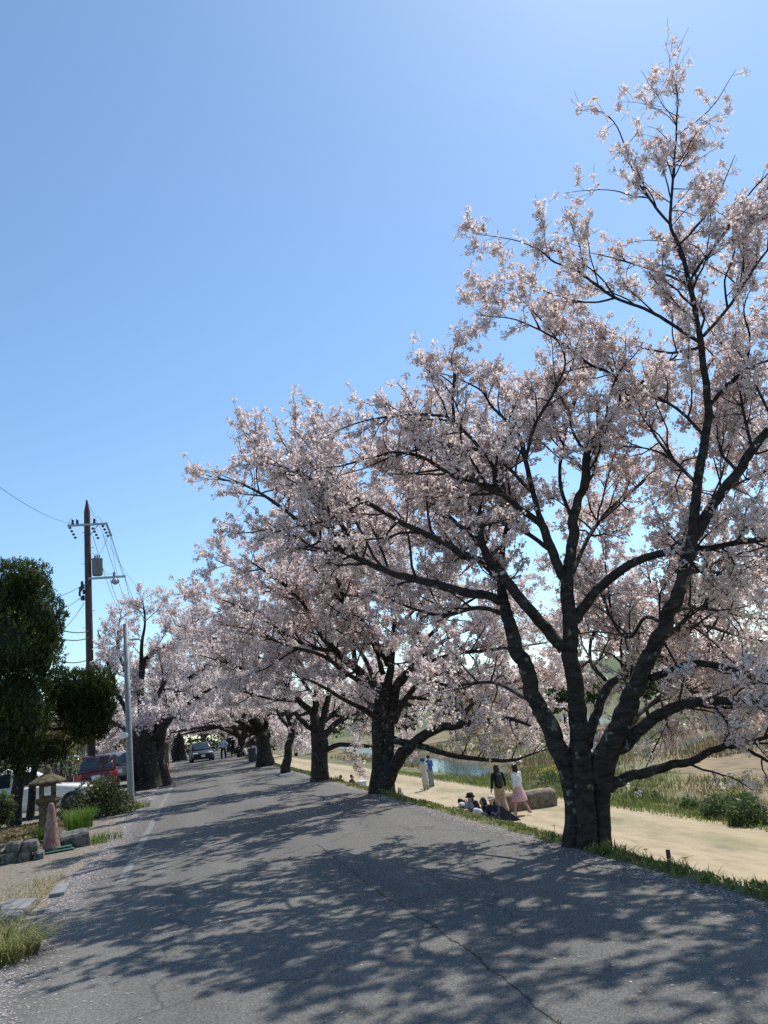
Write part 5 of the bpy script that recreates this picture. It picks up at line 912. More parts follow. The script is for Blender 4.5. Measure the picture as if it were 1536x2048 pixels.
for px, py, w, h in ((30, 1185, 66, 66), (-30, 1200, 90, 80), (78, 1235, 50, 62), (20, 1290, 92, 90), (80, 1310, 42, 70), (-50, 1330, 90, 120), (30, 1400, 72, 80), (66, 1420, 34, 70), (-10, 1480, 75, 70), (38, 1495, 34, 55), (100, 1260, 26, 50), (60, 1160, 40, 40)):
    c = rel(px, py, DJ + g.uniform(-0.3, 0.5), jb); bl.append((*c, px2m(w, DJ), px2m(w, DJ) * 0.95, px2m(h, DJ)))
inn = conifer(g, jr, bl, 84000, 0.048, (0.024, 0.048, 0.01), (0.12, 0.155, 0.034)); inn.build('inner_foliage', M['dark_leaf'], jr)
P = catmull(np.array([(0, 0, -0.1), (0.03, 0, 0.4), (0.12, 0, 1.0), (0.2, 0.05, 1.9), (0.15, 0.1, 3.5)]), 5); v, q, t = big_tube(P, np.linspace(0.17, 0.11, len(P)), 12, 0.1, 5); mesh_np('trunk', v, [q, t], M['bark'], jr, True)
DK = 22.0; kb = np.array([at(62, 1632, DK)[0], at(62, 1632, DK)[1], 0.25]); kr = thing('cloud_pruned_juniper', kb, 0, 'smaller cloud-pruned juniper with flat dark foliage pads behind the lantern', 'juniper'); bl = []
for px, py, w, h in ((150, 1385, 44, 42), (195, 1375, 34, 38), (120, 1375, 30, 36), (170, 1420, 48, 42), (200, 1430, 28, 44), (175, 1460, 36, 26), (128, 1410, 32, 34), (90, 1505, 45, 22), (205, 1395, 24, 40)):
    c = rel(px, py, DK + g.uniform(-0.4, 0.4), kb); bl.append((*c, px2m(w, DK), px2m(w, DK) * 0.9, px2m(h, DK)))
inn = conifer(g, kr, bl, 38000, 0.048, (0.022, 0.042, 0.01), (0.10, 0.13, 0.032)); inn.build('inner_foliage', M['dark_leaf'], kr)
def lp3(pts, base, D): return catmull(np.array([rel(a, b, D, base) for a, b in pts]), 5)
P = lp3([(60, 1640), (64, 1600), (66, 1560), (72, 1520), (85, 1470), (95, 1440)], kb, DK); v, q, t = big_tube(P, np.linspace(0.10, 0.07, len(P)), 10, 0.1, 6); mesh_np('trunk', v, [q, t], M['bark'], kr, True)
P = lp3([(88, 1445), (105, 1458), (130, 1456), (152, 1462), (165, 1440)], kb, DK); v, q, t = big_tube(P, np.linspace(0.055, 0.03, len(P)), 8, 0.1, 7); mesh_np('limb', v, [q, t], M['bark'], kr, True)
def shrub(name, blobs, base, n, size, c0, c1, label, cat='shrub', twigs=60, shell=0.7):
    r = thing(name, base, 0, label, cat); p, d, rr = blob_points(g, blobs, n, shell); p = p[p[:, 2] > -0.1]
    v, t, c = leaves(g, p, size, c0, c1); mesh_np('foliage', v, [t], M['leaf'], r, col=c, kind='stuff'); s = np.array([b[3:6] for b in blobs]); cc = np.array([b[:3] for b in blobs]); k = g.integers(0, len(blobs), twigs)
    e = cc[k] + norm(g.standard_normal((twigs, 3)) + np.array([0, 0, 0.7])) * s[k] * 0.95; st = np.stack([cc[k, 0] * 0.6, cc[k, 1] * 0.6, 0 * cc[k, 0]], -1); tt_ = np.linspace(0, 1, 5)[None, :, None]
    P = st[:, None] * (1 - tt_) + e[:, None] * tt_ + g.normal(0, 0.03, (twigs, 5, 3)) * (tt_ > 0); vv, qq = tubes(P, np.repeat(np.linspace(0.014, 0.004, 5)[None], twigs, 0), 4); mesh_np('stems', vv, [qq], M['twig'], r, kind='stuff'); return r
sb = np.array([at(175, 1640, 21.5)[0], at(175, 1640, 21.5)[1], 0.1])
bl = [(*rel(px, py, 21.5 + dz, sb), px2m(w, 21.5), px2m(w, 21.5), px2m(h, 21.5)) for px, py, w, h, dz in ((148, 1620, 32, 28, 0), (182, 1606, 42, 40, 0.2), (215, 1600, 36, 38, 0.3), (205, 1578, 32, 24, 0.3), (245, 1612, 26, 28, 0.6), (160, 1630, 40, 25, -0.2))]
shrub('round_shrub', bl, sb, 8500, 0.042, (0.07, 0.08, 0.03), (0.21, 0.21, 0.09), 'rounded olive-brown shrub right of the stone lantern', twigs=160)
q = np.array([at(5, 1640, 19)[0], at(5, 1640, 19)[1], 0.3]); shrub('leafy_shrub', [(0, 0, 0.35, 0.3, 0.3, 0.4)], q, 700, 0.06, (0.05, 0.08, 0.02), (0.16, 0.2, 0.07), 'small leafy shrub at the left frame edge below the juniper')
q = np.array([at(130, 1520, 33)[0], at(130, 1520, 33)[1], 0]); bl = [(*rel(px, py, 33, q), px2m(w, 33), px2m(w, 33), px2m(h, 33)) for px, py, w, h in ((115, 1460, 30, 30), (150, 1468, 30, 26), (130, 1490, 28, 24))]
shrub('bronze_shrub', bl, q, 2600, 0.07, (0.20, 0.12, 0.03), (0.36, 0.22, 0.07), 'bronze-leaved shrub behind the smaller juniper')
q = np.array([at(138, 1560, 26)[0], at(138, 1560, 26)[1], 0]); shrub('sapling', [(*rel(135, 1520, 26, q), 0.45, 0.45, 0.7)], q, 420, 0.06, (0.14, 0.17, 0.05), (0.26, 0.28, 0.10), 'thin pale-leaved sapling in front of the bamboo fence', 'sapling', 26)
q = np.array([-4.6, 69.0, 0]); shrub('golden_shrub', [(0, 0, 2.2, 1.2, 1.2, 1.1)], q, 1600, 0.12, (0.26, 0.17, 0.04), (0.42, 0.30, 0.08), 'golden-leaved tree behind the small hut left of the oncoming car', 'tree')

# ------------------------------------------------------------------ grey pole, utility pole, wires
q = gr(262, 1601); gp = thing('grey_pole', (q[0], q[1], 0), 0, 'slim grey steel pole with a white box light on the left roadside', 'pole')
ptop = at(249, 1248, float(q @ HEAD)); hgt = float(ptop[2])
MB().lathe((0, 0, 0), [(0.12, -0.1), (0.115, 0), (0.085, hgt), (0.02, hgt + 0.01)], 14).build('shaft', M['pole_steel'], gp, True)
hb = float(at(255, 1470, float(q @ HEAD))[2]); MB().bbox((-0.16, -0.12, hb), (0.28, 0.2, 0.2), 0.05).build('lamp_box', M['white'], gp); MB().tube([(0, -0.09, hb), (-0.1, -0.1, hb)], 0.02, 6).tube([(0, 0, hb - 0.06), (0, 0, hb + 0.06)], 0.115, 14).build('bracket', M['galv'], gp)
ha = float(at(258, 1284, float(q @ HEAD))[2]); MB().bbox((0.3, 0.0, ha + 0.08), (0.34, 0.1, 0.06), 0.02).build('sign_arm', M['galv'], gp)
for zz in (hgt * 0.33, hgt * 0.62): MB().tube([(0, 0, zz - 0.015), (0, 0, zz + 0.015)], 0.109, 14).build('band', M['galv'], gp)
DP = 35.0; ub = at(180, 1345, DP); ub = np.array([ub[0], ub[1], 0]); up_ = thing('utility_pole', ub, 0, 'tall dark brown utility pole with crossarms and a grey transformer', 'utility pole')
zt = float(at(170, 1000, DP)[2]); zs = float(at(170, 1024, DP)[2])
MB().lathe((0, 0, 0), [(0.19, -0.2), (0.185, 0), (0.14, zs), (0.07, zs + 0.35), (0.06, zs + 0.4), (0.045, zt - 0.05), (0.02, zt)], 14).build('shaft', M['pole_brown'], up_, True)
za = float(at(170, 1052, DP)[2]); MB().box((0.02, -0.18, za), (1.75, 0.09, 0.09)).build('crossarm', M['galv'], up_)
MB().box((0.88, 0.95, za + 0.02), (0.085, 2.3, 0.085)).build('crossarm', M['galv'], up_)
zb_ = float(at(185, 1158, DP)[2]); MB().box((0.85, -0.16, zb_), (1.65, 0.09, 0.09)).build('crossarm', M['galv'], up_)
MB().tube([(0.15, -0.15, za - 0.5), (0.5, -0.17, za - 0.04)], 0.022, 6).build('brace', M['galv'], up_)
ztr = float(at(190, 1134, DP)[2]); tm = MB(); tm.lathe((0.42, -0.1, ztr - 0.42), [(0.2, 0), (0.24, 0.04), (0.24, 0.74), (0.26, 0.76), (0.26, 0.80), (0.1, 0.86)], 18); tr_ = tm.build('transformer', M['trafo'], up_, True)
bu = MB()
for k in range(3): bu.lathe((0.32 + k * 0.1, -0.1, ztr + 0.42), [(0.03, 0), (0.045, 0.03), (0.03, 0.06), (0.045, 0.09), (0.02, 0.14)], 8)
bu.build('bushings', M['insul'], tr_)
for x_ in (-0.62, -0.42, 0.34): MB().lathe((x_, -0.18, za + 0.045), [(0.05, 0), (0.075, 0.04), (0.045, 0.1), (0.07, 0.13), (0.045, 0.19), (0.06, 0.22), (0.02, 0.27)], 10).build('insulator', M['insul'], up_)
for x_, y_ in ((-0.74, -0.2), (0.72, -0.2), (0.24, 0.1)):
    mb = MB()
    for k in range(4): mb.lathe((x_ + 0.06 * k, y_ + 0.12 * k, za - 0.12 - 0.13 * k), [(0.02, -0.06), (0.07, -0.02), (0.07, 0.02), (0.02, 0.06)], 8)
    mb.build('strain_insulator', M['insul'], up_)
MB().lathe((1.2, -0.16, zb_ - 0.36), [(0.05, 0), (0.2, 0.1), (0.17, 0.22), (0.05, 0.34)], 10).build('switch_gear', M['galv'], up_); MB().lathe((1.15, -0.16, zb_ + 0.045), [(0.04, 0), (0.06, 0.04), (0.03, 0.1), (0.06, 0.15), (0.02, 0.2)], 8).build('insulator', M['insul'], up_)
zc = float(at(165, 1185, DP)[2]); mb = MB(); gq = np.random.default_rng(5)
for k in range(9): mb.bbox((-0.28 + gq.uniform(-0.1, 0.12), gq.uniform(-0.25, 0.1), zc + gq.uniform(-0.5, 0.5)), (0.1, 0.12, 0.22), 0.02, gq.uniform(0, 3))
mb.build('cable_boxes', M['insul'], up_)
for k in range(12): MB().tube([(-0.28 if k % 2 else 0.0, 0, 3.5 + k * 0.75), (0.0 if k % 2 else 0.28, 0, 3.5 + k * 0.75)], 0.012, 5).build('step_bolt', M['galv'], up_)
def wire(a, b, sag, lb, r=0.009):
    a, b = np.array(a, float), np.array(b, float); P = [a + (b - a) * t - np.array([0, 0, 4 * sag * t * (1 - t)]) for t in np.linspace(0, 1, 15)]
    o = MB().tube([p - a for p in P], r, 5).build('overhead_wire', M['wire']); o.location = a; tag(o, lb, 'wire', 'overhead wires of the utility pole')
def on_pole(x_, y_, z_): return ub + np.array([x_, y_, z_])
wire(on_pole(-0.7, -0.18, za + 0.1), at(-60, 930, 17), 0.25, 'single thin wire rising from the crossarm to the upper left frame edge', 0.008)
for k, (x_, y_, z_, px, py, lb) in enumerate(((0.72, -0.2, za - 0.55, 262, 1225, 'wire slanting from the crossarm strain insulator down into the blossoms'), (0.24, 0.1, za - 0.5, 235, 1215, 'wire slanting from beside the pole shaft past the transformer'), (0.88, 2.05, za, 275, 1215, 'wire from the far end of the receding crossarm into the blossoms'), (1.62, -0.16, zb_, 272, 1228, 'wire from the tip of the lower crossarm into the blossoms'), (0.95, -0.16, zb_, 250, 1230, 'wire from the middle of the lower crossarm into the blossoms'))):
    wire(on_pole(x_, y_, z_), at(px, py, 55), 0.3, lb, 0.012)
wire(on_pole(0, 0, zt - 0.05), at(290, 1190, 60), 0.6, 'earth wire falling from the pole tip to the right', 0.008)
for k, (z_px, px, py, D, sag, lb) in enumerate(((1168, -20, 1195, 24, 0.4, 'topmost of the cables leaving the cable boxes to the left'), (1190, -20, 1240, 24, 0.4, 'second cable leaving the cable boxes to the left'), (1205, 40, 1300, 26, 0.5, 'third cable leaving the cable boxes to the left'), (1262, -20, 1160, 18, 0.5, 'thick bundled cable meeting the pole shaft from the left'), (1275, -20, 1190, 18, 0.5, 'lower bundled cable meeting the pole shaft from the left'), (1318, 0, 1250, 20, 0.5, 'lowest heavy cable joining the pole above the small juniper'))):
    z_ = float(at(178, z_px, DP)[2]); wire(on_pole(-0.2 if k < 3 else 0, 0, z_), at(px, py, D), sag, lb, 0.014 if k < 3 else 0.022)
for k, (a, b, sg, lb) in enumerate((((0.34, -0.18, za + 0.3), (0.7, 0.3, za + 0.08), -0.2, 'looped jumper wire on top of the crossarm, right'), ((-0.62, -0.18, za + 0.3), (-0.85, 0.1, za), -0.2, 'looped jumper wire on top of the crossarm, left'), ((0.2, 0, za - 1.35), (0.85, 1.2, za - 0.05), 0.45, 'slack jumper wire hanging between the shaft and the receding arm'), ((0.85, 2.05, za), (1.55, -0.16, zb_ + 0.05), 0.05, 'straight dropper wire from the receding arm to the lower arm'), ((0.86, 1.2, za), (1.3, -0.16, zb_ + 0.05), 0.05, 'second dropper wire beside the straight one'), ((0.45, -0.2, ztr + 0.5), (1.1, -0.16, zb_ + 0.2), 0.35, 'slack wire from the transformer to the lower arm insulator'))):
    wire(on_pole(*a), on_pole(*b), sg, lb, 0.008)

# ------------------------------------------------------------------ cars
def loft(mb, secs, close=True):        # secs: list of (y, [(x,z)...]) half sections from bottom centre to top centre, mirrored
    rows = []
    for y, half in secs:
        full = [(x, y, z) for x, z in half] + [(-x, y, z) for x, z in reversed(half[1:-1])] ; rows.append(full)
    n = len(rows[0]); v = [p for r in rows for p in r]; f = []
    for i in range(len(rows) - 1):
        for k in range(n): f.append((i * n + k, i * n + (k + 1) % n, (i + 1) * n + (k + 1) % n, (i + 1) * n + k))
    f.append(tuple(range(n - 1, -1, -1))); f.append(tuple((len(rows) - 1) * n + k for k in range(n))); return mb.add(v, f)
def car(loc, rz, paint, label, Lc=4.3, W=1.74, Hc=1.5, hatch=True, suv=False, mirror=True, group='parked cars'):
    # local +Y is the nose
    r = thing('car', loc, rz, label, 'car', group); hl, hw = Lc / 2, W / 2; gc = 0.2 if suv else 0.16; belt = Hc * 0.62; hood = Hc * 0.60
    def sec(y, w, zlo, zt, zs=None):
        zs = zs or zt - 0.12; return (y, [(0, zlo), (w * 0.86, zlo), (w * 0.97, zlo + 0.1), (w, (zlo + zs) / 2), (w * 0.985, zs - 0.03), (w * 0.93, zs + 0.04), (w * 0.7, zt - 0.01), (0, zt)])
    mb = MB(); tail = belt if hatch else belt * 0.98
    loft(mb, [sec(-hl, hw * 0.78, gc + 0.16, tail - 0.25, tail - 0.34), sec(-hl + 0.06, hw * 0.9, gc + 0.08, tail - 0.08, tail - 0.2), sec(-hl + 0.25, hw * 0.97, gc, tail, tail - 0.1), sec(-hl * 0.45, hw, gc, belt, belt - 0.07), sec(0, hw, gc, belt, belt - 0.07), sec(hl * 0.4, hw, gc, belt - 0.01, belt - 0.08), sec(hl * 0.55, hw * 0.99, gc, hood - 0.03, hood - 0.12), sec(hl - 0.35, hw * 0.95, gc, hood - 0.12, hood - 0.22), sec(hl - 0.1, hw * 0.85, gc + 0.03, hood - 0.24, hood - 0.33), sec(hl, hw * 0.7, gc + 0.12, hood - 0.36, hood - 0.44)])
    body = mb.build('body', paint, r, True)
    ws, we = hl * 0.48, hl * 0.06; rs, re = (-hl * 0.72, -hl * 0.95) if hatch else (-hl * 0.38, -hl * 0.68)      # windscreen and rear window: roof end, belt end
    wt, wb_ = hw * 0.72, hw * 0.92; z1 = Hc
    mb = MB(); loft(mb, [(re, [(0, belt - 0.05), (wb_ * 0.9, belt - 0.05), (wb_ * 0.88, belt - 0.02), (wb_ * 0.85, belt), (0, belt + 0.01)]), (rs, [(0, belt - 0.05), (wb_, belt - 0.05), (wt + 0.03, z1 - 0.12), (wt - 0.06, z1 - 0.04), (0, z1 - 0.02)]), ((rs + we) / 2, [(0, belt - 0.05), (wb_, belt - 0.05), (wt + 0.05, z1 - 0.1), (wt - 0.05, z1 - 0.01), (0, z1)]), (we, [(0, belt - 0.05), (wb_, belt - 0.05), (wt + 0.03, z1 - 0.13), (wt - 0.06, z1 - 0.05), (0, z1 - 0.03)]), (ws, [(0, belt - 0.05), (wb_ * 0.97, belt - 0.05), (wb_ * 0.93, belt - 0.03), (wb_ * 0.85, belt - 0.01), (0, belt + 0.0)])])
    mb.build('cabin', paint, r, True)
    def pane(pts, nm='window'):
        o = MB().quad(*pts).build(nm, M['glass'], r); sm = o.modifiers.new('solid', 'SOLIDIFY'); sm.thickness = 0.012; sm.offset = 1.0; return o
    e = 0.015
    pane([(-wb_ * 0.8, ws - 0.03, belt + 0.035), (wb_ * 0.8, ws - 0.03, belt + 0.035), (wt - 0.1, we + 0.1, z1 - 0.09), (-wt + 0.1, we + 0.1, z1 - 0.09)], 'windscreen')
    pane([(wb_ * 0.78, re + 0.03, belt + 0.06), (-wb_ * 0.78, re + 0.03, belt + 0.06), (-wt + 0.1, rs - 0.05, z1 - 0.08), (wt - 0.1, rs - 0.05, z1 - 0.08)], 'rear_window')
    mid = (rs + we) / 2
    for s in (-1, 1):
        A = [(s * (wb_ + e), rs + 0.02, belt + 0.02), (s * (wb_ + e), mid - 0.05, belt + 0.02), (s * (wt + 0.06 + e), mid - 0.05, z1 - 0.14), (s * (wt + 0.045 + e), rs + 0.12, z1 - 0.16)]
        B = [(s * (wb_ + e), mid + 0.05, belt + 0.02), (s * (wb_ * 0.98 + e), ws - 0.3, belt + 0.02), (s * (wt + 0.05 + e), we - 0.02, z1 - 0.16), (s * (wt + 0.06 + e), mid + 0.05, z1 - 0.14)]
        for Q in (A, B): pane(Q if s > 0 else Q[::-1])
        for yy in (-hl * 0.6, hl * 0.6):
            wr = 0.335 if suv else 0.3; Mx = Matrix.Rotation(math.pi / 2, 3, 'Y'); w = thing('wheel', (s * (hw - 0.09), yy, wr)); del w; wo = MB().lathe((0, 0, 0), [(wr * 0.6, -0.1), (wr * 0.93, -0.1), (wr, -0.06), (wr, 0.06), (wr * 0.93, 0.1), (wr * 0.6, 0.1)], 22, Mx).build('wheel', M['rubber'], r, True); wo.location = (s * (hw - 0.08), yy, wr)
            rim = MB(); rim.lathe((s * 0.085, 0, 0), [(wr * 0.62, -0.03), (wr * 0.62, 0.02), (wr * 0.5, 0.022)], 20, Mx)
            rim.build('rim', M['rim'], wo, True)
            sp = MB()
            for k in range(5): a = k * 1.2566; sp.box((s * 0.112, math.cos(a) * wr * 0.3, math.sin(a) * wr * 0.3), (0.02, 0.06, wr * 0.55), rx=a - math.pi / 2)
            sp.build('spokes', M['rim'], wo)
        MB().bbox((s * hw * 0.68, hl - 0.2, hood - 0.27), (0.4, 0.22, 0.14), 0.04, -s * 0.3).build('headlight', M['lamp_clear'], r)
        MB().bbox((s * hw * 0.76, -hl + 0.12, tail - 0.22), (0.3, 0.2, 0.26), 0.04, s * 0.25).build('tail_light', M['lamp_red'], r)
        MB().bbox((s * (hw + 0.09), hl * 0.32, belt + 0.06), (0.2, 0.1, 0.14), 0.03).build('door_mirror', paint, r)
        MB().box((s * (hw + 0.002), -0.25, belt - 0.16), (0.03, 0.18, 0.025)).build('door_handle', M['black_trim'], r)
    gl = MB(); gl.bbox((0, hl - 0.045, hood - 0.46), (hw * 1.05, 0.1, 0.2), 0.04); go = gl.build('grille', M['black_trim'], r)
    MB().bbox((0, hl - 0.02, gc + 0.14), (hw * 1.3, 0.1, 0.1), 0.03).build('lower_intake', M['black_trim'], r)
    MB().lathe((0, hl + 0.012, hood - 0.42), [(0.055, -0.006), (0.07, 0.0), (0.055, 0.006)], 14, Matrix.Rotation(math.pi / 2, 3, 'X')).build('emblem', M['rim'], go)
    MB().bbox((0, hl + 0.025, gc + 0.27), (0.33, 0.015, 0.165), 0.005).build('number_plate', M['plate'], r); MB().bbox((0, -hl + 0.0, gc + 0.5), (0.33, 0.03, 0.165), 0.005).build('number_plate', M['plate'], r)
    MB().bbox((0, -hl + 0.03, gc + 0.2), (hw * 1.5, 0.14, 0.18), 0.05).build('bumper', M['black_trim'], r)
    return r
car((0.55, 71.5, 0.02), math.pi + 0.06, M['car_blue'], 'dark blue car driving towards the camera in the middle of the road', 4.5, 1.84, 1.6, True, True, group=None)
wc = at(70, 1600, 24.5); car((wc[0] - 0.3, wc[1] + 0.2, 0.05), -math.pi / 2 + 0.15, M['car_white'], 'white car parked nose to the road behind the stone lantern', 4.3, 1.74, 1.46, False)
rc = at(200, 1550, 32); car((rc[0] - 0.35, rc[1] + 1.6, 0.1), 0.12, M['car_red'], 'dark red hatchback parked behind the round shrub, rear towards the camera', 4.2, 1.72, 1.5, True)
gc_ = at(250, 1545, 37); car((gc_[0] - 0.5, gc_[1] + 2.2, 0.12), 0.1, M['car_grey'], 'grey car parked between the red hatchback and the massive trunk', 4.3, 1.72, 1.5, True)
car((-7.2, 49.5, 0.1), 0.3, M['car_lightblue'], 'pale blue small car parked farthest back by the bamboo fence', 3.4, 1.48, 1.65, True)

# ------------------------------------------------------------------ fence, gate, hut, house on the left
def slat_fence(p0, p1, h, label, mat, n, post='wood_dark'):
    p0, p1 = np.array(p0, float), np.array(p1, float); d = p1 - p0; Lf = np.linalg.norm(d); rz = math.atan2(d[1], d[0]); r = thing('bamboo_fence', (*p0, 0), rz, label, 'fence'); w = Lf / n; me = None
    for k in range(n):
        if me is None: o = MB().tube([(0, 0, 0.05), (0, 0, h * 0.5), (0, 0, h)], w * 0.46, 6).build('bamboo_cane', mat, r, True); me = o.data
        else: o = bpy.data.objects.new('bamboo_cane', me); COL.objects.link(o); o.parent = r
        o.location = (w * (k + 0.5), 0, 0); o.scale = (1, 1, 0.97 + 0.05 * random.random())
    for zz in (0.3, 0.75): MB().box((Lf / 2, -0.06, h * zz), (Lf, 0.04, 0.07)).build('rail', M[post], r)
    for x_ in np.linspace(0, Lf, max(2, int(Lf / 2.2))): MB().box((x_, 0.08, h * 0.54), (0.12, 0.1, h * 1.08)).build('post', M[post], r)
slat_fence((-14.5, 52), (-5.8, 52), 1.75, 'pale bamboo screen fence behind the parked cars', M['bamboo'], 90)
hs = thing('house', (-11.5, 60, 0), 0, 'dark low house with a tiled roof behind the bamboo fence', 'house')
MB().box((0, 3, 1.5), (11, 6, 3.0)).build('wall', M['plaster'], hs); MB().box((0, -0.02, 0.5), (11.02, 0.05, 1.0)).build('wainscot', M['wood_dark'], hs)
rf = MB(); rf.add([(-6.2, -1, 2.9), (6.2, -1, 2.9), (6.2, 3, 4.7), (-6.2, 3, 4.7), (-6.2, 7, 2.9), (6.2, 7, 2.9), (-6.2, -1, 2.75), (6.2, -1, 2.75), (6.2, 7, 2.75), (-6.2, 7, 2.75)], [(0, 1, 2, 3), (3, 2, 5, 4), (0, 6, 7, 1), (4, 5, 8, 9), (6, 9, 8, 7), (0, 3, 4, 9, 6), (1, 7, 8, 5, 2)]); ro = rf.build('roof', M['tile_roof'], hs)
for k in range(30): MB().tube([(-6 + k * 0.414, -1.02, 2.95), (-6 + k * 0.414, 2.95, 4.74)], 0.06, 6).build('roof_tile_row', M['tile_roof'], ro)
for x_ in (-3.5, 0, 3.5): w_ = MB().box((x_, -0.04, 1.9), (1.7, 0.08, 1.2)).build('window', M['wood_dark'], hs); MB().box((x_ - 0.4, -0.085, 1.9), (0.72, 0.02, 1.05)).build('pane', M['glass'], w_); MB().box((x_ + 0.4, -0.085, 1.9), (0.72, 0.02, 1.05)).build('pane', M['glass'], w_)
gt = thing('roofed_gate', (-3.4, 53.5, 0), 0, 'grey-brown roofed gate with wooden posts beyond the massive trunk', 'gate')
for y_ in (0, 1.6, 3.2, 4.8): MB().box((1.1, y_, 1.2), (0.24, 0.24, 2.4)).build('post', M['wood_grey'], gt)
MB().box((0.9, 2.4, 1.0), (0.08, 4.6, 2.0)).build('board_wall', M['wood_grey'], gt)
for k in range(22): MB().box((0.955, 0.15 + k * 0.215, 1.0), (0.02, 0.19, 1.96)).build('board', M['wood_grey'], gt)
rf = MB(); rf.add([(0.1, -0.5, 2.35), (1.0, -0.5, 2.85), (1.9, -0.5, 2.35), (0.1, 5.4, 2.35), (1.0, 5.4, 2.85), (1.9, 5.4, 2.35), (0.1, -0.5, 2.25), (1.9, -0.5, 2.25), (0.1, 5.4, 2.25), (1.9, 5.4, 2.25)], [(0, 3, 4, 1), (1, 4, 5, 2), (0, 1, 2, 7, 6), (3, 8, 9, 5, 4), (0, 6, 8, 3), (2, 5, 9, 7), (6, 7, 9, 8)]); rf.build('roof', M['tile_roof'], gt)
hu = thing('small_hut', (-2.9, 66, 0), 0, 'small grey hut with a low gable left of the oncoming car', 'hut')
MB().box((0, 0.9, 0.9), (1.8, 1.8, 1.8)).build('wall', M['wood_grey'], hu); MB().box((0.25, -0.03, 0.8), (0.7, 0.06, 1.5)).build('door', M['wood_dark'], hu); rf = MB(); rf.add([(-1.15, -0.3, 1.78), (0, -0.3, 2.25), (1.15, -0.3, 1.78), (-1.15, 2.1, 1.78), (0, 2.1, 2.25), (1.15, 2.1, 1.78)], [(0, 3, 4, 1), (1, 4, 5, 2), (0, 1, 2), (5, 4, 3), (0, 2, 5, 3)]); rf.build('roof', M['tile_roof'], hu)
gw = thing('garden_wall', (-3.0, 74, 0), 0, 'pale plastered garden wall along the left side of the far road', 'wall'); MB().box((0, 15, 0.8), (0.25, 30, 1.6)).build('wall_body', M['plaster'], gw); MB().box((0, 15, 1.66), (0.5, 30.2, 0.12)).build('coping', M['tile_roof'], gw)
# far dark hedge closing the road
q = np.array([3.0, 125.0, 0]); shrub('hedge', [(-7, 0, 1.2, 5, 1.5, 1.8), (0, 1, 1.3, 5, 1.5, 2.0), (7, 1, 1.5, 5, 1.5, 2.2), (-14, 0, 1.5, 5, 2, 2.4)], q, 5000, 0.25, (0.02, 0.04, 0.012), (0.07, 0.10, 0.03), 'dark hedge closing the far end of the road', 'hedge', 20)
q = np.array([-9.0, 80.0, 0]); shrub('evergreen_tree', [(0, 0, 4, 2.6, 2.6, 2.6), (1.5, 1, 3, 2, 2, 2)], q, 4500, 0.2, (0.025, 0.045, 0.012), (0.09, 0.12, 0.03), 'dark evergreen tree behind the garden wall on the left', 'tree', 30)
# barrier and bin on the right verge
q = gr(505, 1522); br = thing('metal_barrier', (q[0] + 0.3, q[1] - 1, 0), 0, 'grey metal barrier with horizontal rails at the right verge', 'barrier')
for y_ in (0, 2.4, 4.8): MB().tube([(0, y_, -0.1), (0, y_, 0.95)], 0.045, 8).build('post', M['galv'], br)
for z_ in (0.35, 0.62, 0.9): MB().tube([(0, -0.1, z_), (0, 4.9, z_)], 0.035, 8).build('rail', M['galv'], br)
for y_ in np.linspace(0.3, 4.5, 5): pass
q = gr(503, 1523); MB_ = MB().bbox((0, 0, 0.42), (0.45, 0.45, 0.84), 0.03); bn = thing('litter_bin', (q[0] - 0.05, q[1] - 1.6, 0), 0, 'dark grey box bin in front of the metal barrier', 'bin'); MB_.build('box', M['dark_metal'], bn); MB().bbox((0, 0, 0.87), (0.5, 0.5, 0.05), 0.02).build('lid', M['galv'], bn); MB().tube([(0.27, -0.2, 0), (0.27, -0.2, 0.88)], 0.02, 6).build('frame', M['white'], bn)
# brown block by the path, cooler, folding chair
q = gr(1066, 1617, -2.0); bb = MB(); prof = [(0, -0.05), (0.04, 0.2), (0.02, 0.46), (-0.08, 0.56)]
rows = []
for off, z_ in prof:
    ring = []
    for k in range(24):
        w = k * math.pi / 12; c_, s_ = math.cos(w), math.sin(w); c_ = math.copysign(abs(c_) ** 0.36, c_); s_ = math.copysign(abs(s_) ** 0.36, s_); ring.append((c_ * (0.95 + off), s_ * (0.42 + off), z_ + 0.02 * math.sin(k * 1.7)))
    rows.append(ring)
vv = [p for r_ in rows for p in r_]; ff = [(i * 24 + k, i * 24 + (k + 1) % 24, i * 24 + 24 + (k + 1) % 24, i * 24 + 24 + k) for i in range(3) for k in range(24)] + [tuple(range(72, 96))]
o = MB().add(vv, ff).build('stone_block', M['brown_block'], None, True); o.location = (q[0], q[1] + 0.3, -2.0); o.rotation_euler = (0, 0, -0.15); tag(o, 'low brown rounded stone block standing on the sand path', 'stone block')
q = gr(725, 1583, -2.0); co = thing('cooler_box', (q[0], q[1], -2.0), 0.5, 'pale blue cooler box beside the second cherry trunk', 'cooler'); M['pale_blue'] = plain('pale_blue', (0.42, 0.52, 0.62), 0.5); MB().bbox((0, 0, 0.25), (0.42, 0.36, 0.5), 0.03).build('box', M['pale_blue'], co); MB().bbox((0, 0, 0.53), (0.44, 0.38, 0.07), 0.02).build('lid', M['white'], co)
cq = at(1566, 1778, 7.0); tz = float(terrain_z(cq[0], cq[1])); hz = max(0.3, float(cq[2] - tz)); fc = thing('folding_stool', (cq[0], cq[1], float(cq[2]) - hz), 0.9, 'folding stool with pale top cut off by the right frame edge', 'stool')
for s in (-1, 1): MB().tube([(s * 0.17, -0.15, -0.2), (s * 0.17, 0.15, hz)], 0.013, 6).build('leg', M['dark_metal'], fc); MB().tube([(s * 0.17, 0.15, -0.2), (s * 0.17, -0.15, hz)], 0.013, 6).build('leg', M['dark_metal'], fc)
MB().bbox((0, 0, hz), (0.36, 0.32, 0.025), 0.01).build('seat', M['pale_blue'], fc)

